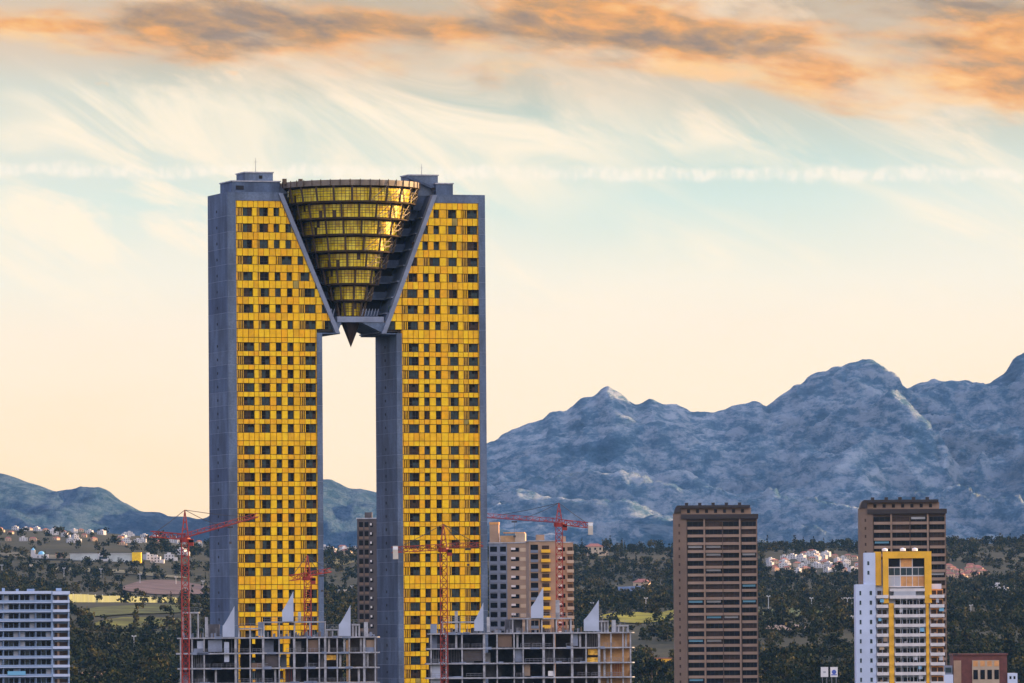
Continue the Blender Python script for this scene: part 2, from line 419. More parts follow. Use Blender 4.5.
def mountain(name, prof, Yr, front, back, x0, x1, nx, ny, amp, zbase, seed, m, spurs=1.0):
    """profile given as skyline picture points at distance Yr; a true ridge with front and back slopes"""
    pr = sorted([(P(px, py, Yr).x, P(px, py, Yr).z) for px, py in prof])
    v = []; f = []
    for j in range(ny):
        t = j / (ny - 1)
        for i in range(nx):
            x = x0 + (x1 - x0) * i / (nx - 1)
            H = lerp_tab(pr, x) - zbase
            H += nz(x, 0, 210, seed) * amp * .10 + nz(x, 0, 70, seed + 3) * amp * .09 + nz(x, 0, 28, seed + 5) * amp * .07 + nz(x, 0, 13, seed + 8) * amp * .03
            y = Yr - front + (front + back) * t
            s = (y - Yr) / front if y < Yr else (y - Yr) / back
            a = abs(s)
            wx = x + 260 * nz(x, y, 900, seed + 1) + (y - Yr) * (.22 + .35 * noise.noise(Vector((x / 1100, 3.3, seed))))
            base = (1 - a) ** 1.25 if y < Yr else 1 - a
            # buttresses and gullies run down the slope
            rid = 1 - abs(noise.noise(Vector((wx / 620, y / 2300, seed)))) * 2
            rid2 = 1 - abs(noise.noise(Vector((wx / 230, y / 800, seed + 7)))) * 2
            rid3 = 1 - abs(noise.noise(Vector((wx / 85, y / 220, seed + 9)))) * 2
            rmf = noise.ridged_multi_fractal(Vector((wx / 420 + y / 1500, y / 1500, seed + 31)), .85, 2.1, 6, 1.0, 2.0)
            rid4 = noise.noise(Vector((wx / 40 + y / 300, y / 210, seed + 19)))
            env = math.sin(math.pi * min(1, a * 1.08)) ** .6 if y < Yr else a
            z = H * base + (H * .16 * (rid - .6) + H * .085 * (rid2 - .55)) * env * spurs
            z += (rid3 - .5) * amp * .20 * min(1, a * 6 + .12) + rid4 * amp * .035 * min(1, a * 8 + .3) + (rmf - 1.3) * amp * .52 * min(1, a * 5 + .06)
            v.append((x, y, zbase + z - 30 * (a > .98)))
    for j in range(ny - 1):
        for i in range(nx - 1):
            f.append((j * nx + i, j * nx + i + 1, (j + 1) * nx + i + 1, (j + 1) * nx + i))
    me = bpy.data.meshes.new(name); me.from_pydata(v, [], f); me.materials.append(m)
    me.polygons.foreach_set('use_smooth', [True] * len(f))
    o = bpy.data.objects.new(name, me); COL.objects.link(o); o['kind'] = 'structure'
rock = smat_rock('rock', 1.0, (.055, .145, .225), (.13, .255, .36), (.50, .58, .64))  # distance haze is put into the rock colours as blue
rock2 = smat_rock('rock_low', 1.6, (.028, .09, .175), (.05, .135, .23), (.13, .22, .32))  # low hills likewise hold blue haze in their base colours
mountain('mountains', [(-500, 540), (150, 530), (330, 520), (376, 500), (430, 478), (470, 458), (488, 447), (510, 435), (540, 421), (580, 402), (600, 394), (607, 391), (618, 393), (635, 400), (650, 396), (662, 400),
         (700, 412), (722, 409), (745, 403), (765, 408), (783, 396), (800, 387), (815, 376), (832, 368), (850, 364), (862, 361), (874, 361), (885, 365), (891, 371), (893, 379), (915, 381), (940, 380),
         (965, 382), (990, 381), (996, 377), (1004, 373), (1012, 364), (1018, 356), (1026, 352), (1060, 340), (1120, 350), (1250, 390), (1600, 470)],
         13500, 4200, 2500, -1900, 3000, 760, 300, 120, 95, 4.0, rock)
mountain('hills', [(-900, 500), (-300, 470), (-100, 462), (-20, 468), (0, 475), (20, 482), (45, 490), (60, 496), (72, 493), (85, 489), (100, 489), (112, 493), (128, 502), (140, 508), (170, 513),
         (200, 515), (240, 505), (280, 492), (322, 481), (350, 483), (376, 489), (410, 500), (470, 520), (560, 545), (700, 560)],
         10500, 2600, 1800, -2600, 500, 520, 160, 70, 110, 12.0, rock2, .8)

# ------------------------------------------------------------------ twin tower
TH = R(18.0)
TW = P(229.7, 600, 1800.0)
UX = Vector((math.cos(TH), math.sin(TH), 0)); VN = Vector((-math.sin(TH), math.cos(TH), 0))
T0 = Vector((TW.x, TW.y, 0))
DEP = 18.4
def TF(px, py, v=0.0):
    """picture point -> (u, z) on the plane of the facade, v metres behind it"""
    d = ray(px, py); o = T0 + VN * v
    t = (o - CP).dot(VN) / d.dot(VN); q = CP + d * t - T0
    return q.dot(UX), q.z
def U_(px, py=400, v=0.0): return TF(px, py, v)[0]
def Z_(py, px=237, v=0.0): return TF(px, py, v)[1]

def build_tower():
    root = thing('skyscraper', 'tall golden twin skyscraper with two yellow legs and a glazed inverted cone between their tops', 'skyscraper', T0, TH)
    ztop = Z_(193.8, 230); zlint = Z_(200.3)
    YQ = 400
    def col(px): return U_(px, YQ)
    # leg extents on the facade plane
    L0 = 0.0; L1 = col(322.6); R0 = col(397.0); R1 = col(486.4)
    VLt = U_(282.5, 195); VLb, zVL = TF(340, 331.2); VRt = U_(432.5, 197); VRb, zVR = TF(381.5, 331.2)
    zb = Z_(332.5, 322)                                     # underside of the bridge wings
    # slope lines of the V (outer edge of the bars)
    def slopeL(z): return VLt + (VLb - VLt) * (ztop - z) / (ztop - zb)
    def slopeR(z): return VRt + (VRb - VRt) * (ztop - z) / (ztop - zb)
    # -------- floor levels
    rows = []                                               # (window bottom z, window top z, kind)
    for k in range(8): y = 207.3 + 16.13 * k; rows.append((Z_(y + 8.4), Z_(y), 'top', k))
    for k in range(7): y = 342.4 + 13.6 * k; rows.append((Z_(y + 8.4), Z_(y), 'std', k))
    for k in range(10): y = 445.9 + 13.53 * k; rows.append((Z_(y + 8.4), Z_(y), 'std', k + 20))
    y = 589.9; k = 0
    while Z_(y + 12) > 6: rows.append((Z_(y + 8.4), Z_(y), 'std', k + 40)); y += 13.57; k += 1
    rows.sort(key=lambda r: -r[0])
    # -------- concrete: cores, side walls, frames
    B = 1.25                                                # depth at which the core starts behind the panels
    lev = [ztop] + [r[0] for r in rows] + [0.0]
    rnd = random.Random(3)
    def leg(xa, xb, z_hi_a, z_hi_b):
        ma = MB(); mb_ = MB()
        for a, b in zip(lev, lev[1:]):
            c = CONC[rnd.choice([0, 0, 0, 1, 1, 2, 3])]
            hi = min(a, z_hi_a)
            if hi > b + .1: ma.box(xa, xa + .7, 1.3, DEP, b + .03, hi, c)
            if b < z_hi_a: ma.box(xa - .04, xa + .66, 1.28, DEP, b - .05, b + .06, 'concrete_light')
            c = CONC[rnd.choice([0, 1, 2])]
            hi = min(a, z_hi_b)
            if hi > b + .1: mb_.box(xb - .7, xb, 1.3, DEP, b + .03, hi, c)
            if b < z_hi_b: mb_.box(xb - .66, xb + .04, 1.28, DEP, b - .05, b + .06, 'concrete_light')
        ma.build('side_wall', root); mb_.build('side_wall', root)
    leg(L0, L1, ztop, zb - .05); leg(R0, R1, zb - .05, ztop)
    # dark core, following the V
    c = MB()
    c.prism([(L0 + .75, 0), (L1 - .75, 0), (L1 - .75, zb + .3), (slopeL(zb) - .6, zb + .3), (slopeL(ztop - .3) - .6, ztop - .3), (L0 + .75, ztop - .3)], B, DEP - .02, 'frame_dark')
    c.prism([(R0 + .75, 0), (R1 - .75, 0), (R1 - .75, ztop - .3), (slopeR(ztop - .3) + .6, ztop - .3), (slopeR(zb) + .6, zb + .3), (R0 + .75, zb + .3)], B, DEP - .02, 'frame_dark')
    c.build('core', root)
    # concrete frame on the facade plane
    sw = U_(236.9, YQ); f_l = col(317.3); f_r0 = col(402.3); f_r1 = col(479.8)
    for xa, xb, hi in ((L0, sw, ztop), (f_r1, R1, ztop), (f_l, L1, zb - .05), (R0, f_r0, zb - .05)):
        f = MB()
        for a, b in zip(lev, lev[1:]):
            if b > hi: continue
            cc = CONC[rnd.choice([0, 2, 2, 0])]
            f.box(xa, xb, 0, 1.28, b + .03, min(a, hi), cc); f.box(xa - .02, xb + .02, -.03, 1.27, b - .05, b + .03, 'concrete_light')
        f.build('corner_pier', root)
    f = MB(); f.prism([(sw, zlint), (slopeL(zlint) - 1.2, zlint), (VLt - 1.1, ztop), (sw, ztop)], 0.01, 1.3, CONC[2]); f.build('lintel', root)
    f = MB(); f.prism([(slopeR(zlint) + 1.2, zlint), (f_r1, zlint), (f_r1, ztop), (VRt + 1.1, ztop)], 0.01, 1.3, CONC[2]); f.build('lintel', root)
    f = MB(); f.box(L0, VLt - .4, 0.02, DEP, ztop, ztop + .5, CONC[0]); f.build('roof_edge', root)
    f = MB(); f.box(VRt + .4, R1, 0.02, DEP, ztop, ztop + .5, CONC[0]); f.build('roof_edge', root)
    bw = 1.15
    for nm, sl, sg in (('l', slopeL, -1), ('r', slopeR, 1)):
        b = MB()
        b.prism([(sl(zb), zb - .2), (sl(zb) + sg * bw, zb - .2), (sl(ztop) + sg * bw, ztop + .3), (sl(ztop), ztop + .3)], -.35, 1.6, 'concrete_light')
        b.build('sloping_beam', root)
    # wings: sloping inner walls and undersides with slots per floor
    for sl, sg, edge in ((slopeL, -1, L1), (slopeR, 1, R0)):
        b = MB()
        zs = [zb] + [r[0] for r in reversed(rows) if r[0] > zb + 2] + [ztop]
        for z0, z1 in zip(zs, zs[1:]):
            h = z1 - z0
            cc = CONC[rnd.choice([0, 1, 3])]
            b.prism([(sl(z0), z0), (sl(z0) + sg * .9, z0), (sl(z0 + h * .6) + sg * .9, z0 + h * .6), (sl(z0 + h * .6), z0 + h * .6)], 1.62, DEP, cc)
            b.prism([(sl(z0 + h * .6), z0 + h * .6), (sl(z0 + h * .6) + sg * .9, z0 + h * .6), (sl(z1) + sg * .9, z1), (sl(z1), z1)], 1.62, 6.0, cc)
            b.prism([(sl(z0 + h * .6), z0 + h * .6), (sl(z0 + h * .6) + sg * .9, z0 + h * .6), (sl(z1) + sg * .9, z1), (sl(z1), z1)], 11.5, DEP, cc)
            # parapet lips
            b.prism([(sl(z0) - sg * .35, z0), (sl(z0) + sg * .2, z0), (sl(z0) + sg * .2, z0 + .35), (sl(z0) - sg * .35, z0 + .35)], 1.65, DEP, 'concrete_light')
        x0, x1 = sorted((sl(zb) + sg * .02, edge - sg * .05))
        b.box(x0, x1, 0.05, DEP - .05, zb - .35, zb - .03, CONC[1])
        b.build('inner_slope', root)
    # infill of the V behind the cone
    zp = Z_(318.5, 355)
    b = MB(); zs = [zp] + [r[0] for r in reversed(rows) if r[0] > zp + 1.5] + [ztop]
    for z0, z1 in zip(zs, zs[1:]):
        h = z1 - z0; w = .45
        b.prism([(slopeL(z0), z0), (slopeR(z0), z0), (slopeR(z0 + h * w), z0 + h * w), (slopeL(z0 + h * w), z0 + h * w)], 8.2, 17, CONC[3])
        b.prism([(slopeL(z0 + h * w), z0 + h * w), (slopeR(z0 + h * w), z0 + h * w), (slopeR(z1), z1), (slopeL(z1), z1)], 10.4, 16.9, 'dark_void')
        b.prism([(slopeL(z0) - .2, z0 - .2), (slopeR(z0) + .2, z0 - .2), (slopeR(z0) + .2, z0 + .15), (slopeL(z0) - .2, z0 + .15)], 7.2, 8.2, CONC[0])
    b.build('terraces', root)
    b = MB()
    b.box(U_(337.5, 318), U_(384, 318), .1, 17, zp - .9, zp + .5, 'concrete_light')
    b.prism([(slopeR(zb) + .5, zb), (slopeR(zp) + .5, zp - .9), (U_(361, 318), zp - .9)], .3, 17, CONC[0])
    b.prism([(slopeL(zb) - .5, zb), (slopeL(zp) - .5, zp - .9), (U_(342, 318), zp - .9)], .3, 17, CONC[0])
    b.build('link_slab', root)
    # -------- spike
    cx = U_(351.0, 300, 4.6); cy = 5.0
    b = MB(); zs0 = Z_(320.5, 351, 3); zs1 = Z_(347.3, 351, 4.6)
    b.lathe([(2.7, zs0), (2.55, zs0 - .5), (0.02, zs1)], 8, 'spike_metal', cx, cy)
    b.build('spike', root)
    # -------- cone of eight tiers
    ctop = Z_(187.0, 352, -6); cbot = Z_(317.5, 352, 3)
    tiers = 8; H = (ctop - cbot) / tiers
    def rad(z): return 2.0 + (17.2 - 2.0) * (z - cbot) / (ctop - cbot)
    b = MB(); n = 64
    b.lathe([(16.6, ctop + .1), (17.6, ctop + .1), (17.7, ctop + 1.5), (17.2, ctop + 1.5), (17.0, ctop + .9), (0.1, ctop + .9)], n, 'bronze_light', cx, cy)
    for j in range(44):
        a = 2 * math.pi * j / 44; b.bar((cx + 17.75 * math.cos(a), cy + 17.75 * math.sin(a), ctop), (cx + 17.75 * math.cos(a), cy + 17.75 * math.sin(a), ctop + 1.7), .16, 'bronze')
    b.build('roof_rim', root)
    for i in range(tiers):
        z0 = cbot + H * i; z1 = z0 + H; r1 = rad(z1) - .5; r0 = rad(z0) + .15
        ring = MB()
        ring.lathe([(max(r0 - 1.9, .3), z0), (r1 - .15, z0), (r1 - .05, z0 + .26), (r1 - .9, z0 + .30), (max(r0 - 2.2, .3), z0 + .30)], n, 'bronze', cx, cy)
        ring.build('tier_ledge', root)
        gl = MB(); N = max(20, int(6.28 * r1 / 1.0)); rg = r1 - .95; gap = H * .12
        r_g0 = rg - .12
        for j in range(N):
            a0 = 2 * math.pi * (j + .06) / N; a1 = 2 * math.pi * (j + .94) / N
            for (za, zc) in ((z0 + gap, z0 + H * .52), (z0 + H * .55, z1 - gap * .8)):
                ra = r_g0 + (rg - r_g0) * (za - z0) / H; rc = r_g0 + (rg - r_g0) * (zc - z0) / H
                mm = 'gold_glass_pale' if rnd.random() < .4 else 'gold_glass'
                if rnd.random() < .04: mm = 'bronze'
                gl.face([(cx + ra * math.cos(a0), cy + ra * math.sin(a0), za), (cx + ra * math.cos(a1), cy + ra * math.sin(a1), za),
                         (cx + rc * math.cos(a1), cy + rc * math.sin(a1), zc), (cx + rc * math.cos(a0), cy + rc * math.sin(a0), zc)], mm)
        gl.lathe([(r_g0 - .35, z0 + .3), (rg - .35, z1 - .05)], n, 'bronze', cx, cy)
        gl.build('tier_glazing', root)
        # outer lattice: posts and light diagonals from ledge to ledge
        la = MB(); K = max(10, int(6.28 * r1 / 4.4)); ro = rad(z1) + .1
        for j in range(K):
            a = 2 * math.pi * (j + .3) / K; a2 = a + 2 * math.pi / K
            p = (cx + (r1 - .2) * math.cos(a), cy + (r1 - .2) * math.sin(a), z0 + .2); q = (cx + ro * math.cos(a), cy + ro * math.sin(a), z1 + .1)
            la.bar(p, q, .42, 'bronze')
            q2 = (cx + ro * math.cos(a2), cy + ro * math.sin(a2), z1 + .1)
            cosv = math.cos(a + .3)
            if cosv > .25: la.bar(p, q2, .13, 'bronze_light'); la.bar((p[0], p[1], p[2]), (q2[0], q2[1], (p[2] + q2[2]) / 2), .10, 'bronze_light')
        for zz in (.36, .68):
            rr = r1 - .15 + (ro - r1 + .15) * zz
            pts = [(cx + (rr) * math.cos(2 * math.pi * j / 40), cy + rr * math.sin(2 * math.pi * j / 40), z0 + H * zz) for j in range(41)]
            for p, q in zip(pts, pts[1:]): la.bar(p, q, .12, 'bronze')
        la.build('tier_lattice', root)
    # -------- facade: yellow panels and windows
    panels = MB()
    def clip(poly, a, b_):
        """keep the side where a*x + b*z + c <= 0"""
        A, B_, C_ = a, b_[0], b_[1]; out = []
        for k in range(len(poly)):
            p, q = poly[k], poly[(k + 1) % len(poly)]
            dp = A * p[0] + B_ * p[1] + C_; dq = A * q[0] + B_ * q[1] + C_
            if dp <= 0: out.append(p)
            if (dp < 0 < dq) or (dq < 0 < dp):
                t = dp / (dp - dq); out.append((p[0] + (q[0] - p[0]) * t, p[1] + (q[1] - p[1]) * t))
        return out
    def panel(x0, x1, z0, z1, side, grp=None):
        g_ = .07
        poly = [(x0 + g_, z0 + g_), (x1 - g_, z0 + g_), (x1 - g_, z1 - g_), (x0 + g_, z1 - g_)]
        if side < 0:   # left leg: x <= slopeL(z)-bw
            k = (VLb - VLt) / (ztop - zb); poly = clip(poly, 1, (k, -(VLt - bw) - k * ztop)) if z1 > zb else poly
        else:
            k = (VRb - VRt) / (ztop - zb); poly = clip(poly, -1, (-k, (VRt + bw) + k * ztop)) if z1 > zb else poly
        if len(poly) < 3: return
        ar = abs(sum(poly[i][0] * poly[(i + 1) % len(poly)][1] - poly[(i + 1) % len(poly)][0] * poly[i][1] for i in range(len(poly)))) / 2
        if ar < .1: return
        mm = YEL[rnd.choice([0, 0, 0, 1, 2, 2, 3])]
        if rnd.random() < .004: mm = MATS['yellow_dirty']
        off = rnd.uniform(-.02, .02)
        panels.prism(poly, .16 + off, 1.2, mm)
    def run(x0, x1, z0, z1, side):
        n_ = max(1, round((x1 - x0) / 1.45))
        for j in range(n_): panel(x0 + (x1 - x0) * j / n_, x0 + (x1 - x0) * (j + 1) / n_, z0, z1, side)
    cl = [col(p) for p in (236.9, 237.9, 254.7, 259.2, 270.4, 276.6, 282, 288, 294, 299.7, 316.3, 317.3)]
    cr = [col(p) for p in (402.3, 403.3, 419.2, 424.6, 430.0, 436.3, 441.6, 448.3, 459.0, 463.9, 478.8, 479.8)]
    topL = [[(237.9, 252.5), (257.3, 268.5), (274.3, 279.7)],
            [(237.9, 252.5), (257.3, 268.5), (274.3, 279.7), (286, 291.4)]] + \
           [[(237.9, 252.5), (257.3, 268.5), (274.5, 280), (286, 291.5)]] + \
           [[(237.9, 252.5), (257.4, 268.7), (275.6, 292), (298, 303.5)], [(237.9, 252.7), (257.6, 269), (275, 280.5), (287, 292.2), (298, 309.6)],
            [(238, 253), (258, 269.2), (275.4, 280.8), (287.3, 292.4), (298.4, 315)], [(238, 253.3), (258.2, 269.5), (275.6, 281), (287.5, 292.6), (298.8, 315.6), (322, 327)],
            [(238, 253.6), (258.5, 269.8), (275.8, 281.4), (287.6, 293), (299, 315.8), (322, 333)]]
    topR = [[(434.2, 439.6), (446.3, 456.9), (461.5, 477.8)], [(423, 428.4), (434.2, 439.6), (446.3, 456.9), (461.5, 477.8)],
            [(413, 417.4), (423, 428.4), (434.2, 439.6), (446.3, 456.9), (461.5, 478)], [(412, 417.4), (423.5, 440), (446.3, 457), (461.5, 478)],
            [(406.2, 417.4), (423.3, 428.8), (434.6, 440), (446.6, 457.2), (461.8, 478)], [(401.4, 417.4), (423.5, 429), (434.8, 440.2), (446.8, 457.4), (462.2, 478.2)],
            [(388.7, 394.3), (401.4, 417.6), (423.6, 429.2), (435, 440.4), (447, 457.6), (462.4, 478.4)], [(383.2, 395.2), (401.6, 417.8), (423.8, 429.4), (435.2, 440.6), (447.2, 458), (462.8, 478.6)]]
    wins = []                                               # (x0, x1, z0, z1, side, wide)
    for side, xs in ((-1, cl), (1, cr)):
        prev = zlint
        for (z0, z1, kind, k) in rows:
            lo = xs[0]; hi = xs[-1]
            if kind == 'top' or z0 > zb - .4:
                if side < 0: hi = slopeL(z0 - 2.5)
                else: lo = slopeR(z0 - 2.5)
            gridx = [xs[j] for j in range(len(xs))]
            ext = []
            step_ = 1.42
            if side < 0:
                q = xs[-1] + step_
                while q < hi: ext.append(q); q += step_
                gx = gridx + ext + ([hi] if hi > xs[-1] + .1 else [])
            else:
                q = xs[0] - step_
                while q > lo: ext.append(q); q -= step_
                gx = ([lo] if lo < xs[0] - .1 else []) + ext[::-1] + gridx
            # spandrel between the row above and this row
            hsp = prev - z1
            bands = [(z1, prev)] if hsp < 2.6 else [(z1, z1 + min(1.3, hsp * .42)), (z1 + min(1.3, hsp * .42), prev)]
            if k == 0 and kind == 'top': bands = [(z1, prev)]
            for ba, bb in bands:
                for a, b in zip(gx, gx[1:]): 
                    if b - a > .05: run(a, b, ba, bb, side)
            # window zone
            if kind == 'top':
                w_ = [(U_(a, 270), U_(b, 270)) for a, b in (topL if side < 0 else topR)[k]]
            else: w_ = [(xs[j], xs[j + 1]) for j in range(1, len(xs) - 1, 2)]
            cur = gx[0]
            for a, b in w_:
                if a - cur > .05: run(cur, a, z0, z1, side)
                wins.append((a, b, z0, z1, side)); cur = b
            if gx[-1] - cur > .05: run(cur, gx[-1], z0, z1, side)
            prev = z0
        run(xs[0], xs[-1], 0, prev, side)
    panels.build('facade_panels', root)
    # windows: the hundred that show largest are parts of their own
    def win_geo(m, fm, w, h, ox, oz, variant, left):
        r_ = random.Random(variant * 7919 + int(w * 100))
        y = .78
        if w > 2.2:
            s = w * (.42 if w > 3.2 else .30)
            # yellow slatted screen with dark gaps beside the sliding panes
            n_ = 4 if w > 3.2 else 2
            for j in range(n_):
                q = s * (j + .15) / n_
                fm.box(ox + q, ox + q + s / n_ * .45, y - .35, y - .25, oz + .05, oz + h - .05, 'slat_yellow' if r_.random() < .8 else YEL[0])
        else: s = 0
        npane = max(1, round((w - s) / .9))
        m.box(ox + .02, ox + w - .02, y + .1, y + .2, oz + .02, oz + h - .02, GLASS[0])
        for j in range(npane):
            a = ox + s + (w - s) * j / npane; b = ox + s + (w - s) * (j + 1) / npane
            top = oz + h * (.62 if r_.random() < .35 else .97)
            m.box(a + .06, b - .06, y, y + .08, oz + .08, top, GLASS[r_.choice([0, 1, 1, 1, 2])])
            fm.box(b - .06, b, y - .06, y, oz + .02, oz + h - .02, 'frame_dark')
        fm.box(ox + s, ox + w, y - .08, y + .02, oz + h * .36, oz + h * .40, 'frame_dark')
        fm.box(ox, ox + w, .30, .34, oz + .02, oz + .06, 'frame_dark')
    wins_vis = sorted(wins, key=lambda q: -((q[1] - q[0]) * (q[3] - q[2])) + (1000 if q[3] < Z_(690) else 0))
    rest = MB(); cache = {}
    for i, (a, b, z0, z1, sd) in enumerate(wins_vis):
        if i < 100:
            key = (round(b - a, 1), round(z1 - z0, 1), i % 4)
            if key not in cache:
                m = MB(); fm = MB(); win_geo(m, fm, b - a, z1 - z0, 0, 0, i % 4, True)
                o = m.build('window', root); fr = fm.build('window_frame', o); o.location = (a, 0, z0); cache[key] = (o, fr)
            else:
                o, fr = cache[key]; c_ = place(o, (a, 0, z0), root); place(fr, (0, 0, 0), c_)
        else: win_geo(rest, rest, b - a, z1 - z0, a, z0, i % 6, True)
    o = rest.build('window', root); o['kind'] = 'stuff'; 
    # small square openings in the side walls
    hole = None
    for xa, top in ((L0, ztop), (R0, zb - 3)):
        for r_ in rows:
            if r_[0] < top - 1 and r_[0] > Z_(690):
                if hole is None:
                    m = MB(); m.box(-.09, .1, 0, .62, 0, .62, 'dark_void'); hole = m.build('vent_opening', root); hole.location = (xa, 9.6, r_[0] + 1.2)
                else: place(hole, (xa, 9.6, r_[0] + 1.2), root)
    # roof plant
    def rb(px0, px1, y0, y1, v0, v1, mm, name='roof_plant_room'):
        a, z1 = TF(px0, y0, v0); b, z0 = TF(px1, y1, v0); m = MB(); m.box(a, b, v0, v1, z0 - .3, z1, mm)
        m.box(a - .2, b + .2, v0 - .2, v1 + .2, z1, z1 + .3, 'concrete_slab')
        return m, a, b, z0, z1
    m, a, b, z0, z1 = rb(232, 280, 181.5, 194, 4, 15, CONC[1]); m.box(a + 1, a + 3, 3.8, 4, z0 + 1, z0 + 2, 'dark_void')
    m.prism([(b, z0), (b + 2.5, z0), (b, z1 - .8)], 4.5, 5.5, CONC[2]); m.build('roof_plant_room', root)
    m, a, b, z0, z1 = rb(245, 273, 172.8, 182, 6, 14, CONC[2]); m.box((a + b) / 2, (a + b) / 2 + .8, 5.75, 6, z0 + .8, z0 + 1.6, 'dark_void'); m.build('roof_plant_room', root)
    m, a, b, z0, z1 = rb(409, 438, 175.5, 195, 6, 13, CONC[2]); m.box(b - 2, b - .8, 4.8, 5, z0 + .8, z0 + 1.8, 'dark_void')
    m.prism([(a - 1, z1 - .6), (a - .3, z1 - .2), (b + 2.2, z0 + .4), (b + .9, z0 + .4)], 4.9, 5.7, CONC[3]); m.build('roof_plant_room', root)
    m, a, b, z0, z1 = rb(436, 453, 184, 197.4, 4.5, 14, CONC[1]); m.build('roof_plant_room', root)
    for px, py, pb in ((255.5, 158, 174), (421.5, 164, 176), (440, 186, 190)):
        a, z = TF(px, py, 8); m = MB(); zb2 = TF(px, pb, 8)[1]
        m.bar((a, 8, zb2), (a, 8, z), .14, 'rail', .05); m.bar((a - .5, 8, z - 1), (a + .5, 8, z - 1), .07, 'rail'); m.build('antenna', root)
    for px in (284, 300, 347):
        a, z = TF(px + 1, 179.5, -2 if px > 320 else 2); m = MB(); m.box(a - .45, a + .45, 2, 3, ctop + 1.0, ctop + 2.4, 'bronze'); m.build('roof_vent', root)
    for sl_, sg in ((VLt, 1), (VRt, -1)):
        m = MB(); xa, xb = sorted((sl_ + sg * 3.2, sl_ - sg * 1.5)); m.prism([(xa, ztop - 3.2), (xb, ztop - 3.2), (xb, ztop + 1.6), (xa, ztop + (1.6 if sg > 0 else .8))], 6.2, 16.5, CONC[3]); m.build('roof_shoulder', root)
    # hoarding letters-like braces on the platform
    m = MB()
    for px in list(range(326, 338, 3)) + list(range(364, 380, 3)):
        a, z = TF(px, 312); m.bar((a, 2, z - .9), (a + .5, 2, z + .9), .16, 'concrete_light')
    m.build('railing', root)
    return root
tower = build_tower()

# ------------------------------------------------------------------ cranes
def truss(m, p, q, w, mm, n, tri=False, t=.16):
    p = Vector(p); q = Vector(q); d = (q - p).normalized()
    up = Vector((0, 1, 0)) if abs(d.z) > .7 else Vector((0, 0, 1))
    a = d.cross(up).normalized(); c = a.cross(d).normalized()
    offs = [a * w / 2 - c * w / 2, -a * w / 2 - c * w / 2, -a * w / 2 + c * w / 2, a * w / 2 + c * w / 2]
    if tri: offs = [a * w / 2, -a * w / 2, c * w * .9]
    K = len(offs)
    for o in offs: m.bar(p + o, q + o, t, mm)
    for i in range(n):
        s = p + (q - p) * i / n; e = p + (q - p) * (i + 1) / n
        for k in range(K):
            o1 = offs[k]; o2 = offs[(k + 1) % K]
            if (i + k) % 2: m.bar(s + o1, e + o2, t * .7, mm)
            else: m.bar(s + o2, e + o1, t * .7, mm)
            m.bar(s + o1, s + o2, t * .7, mm)
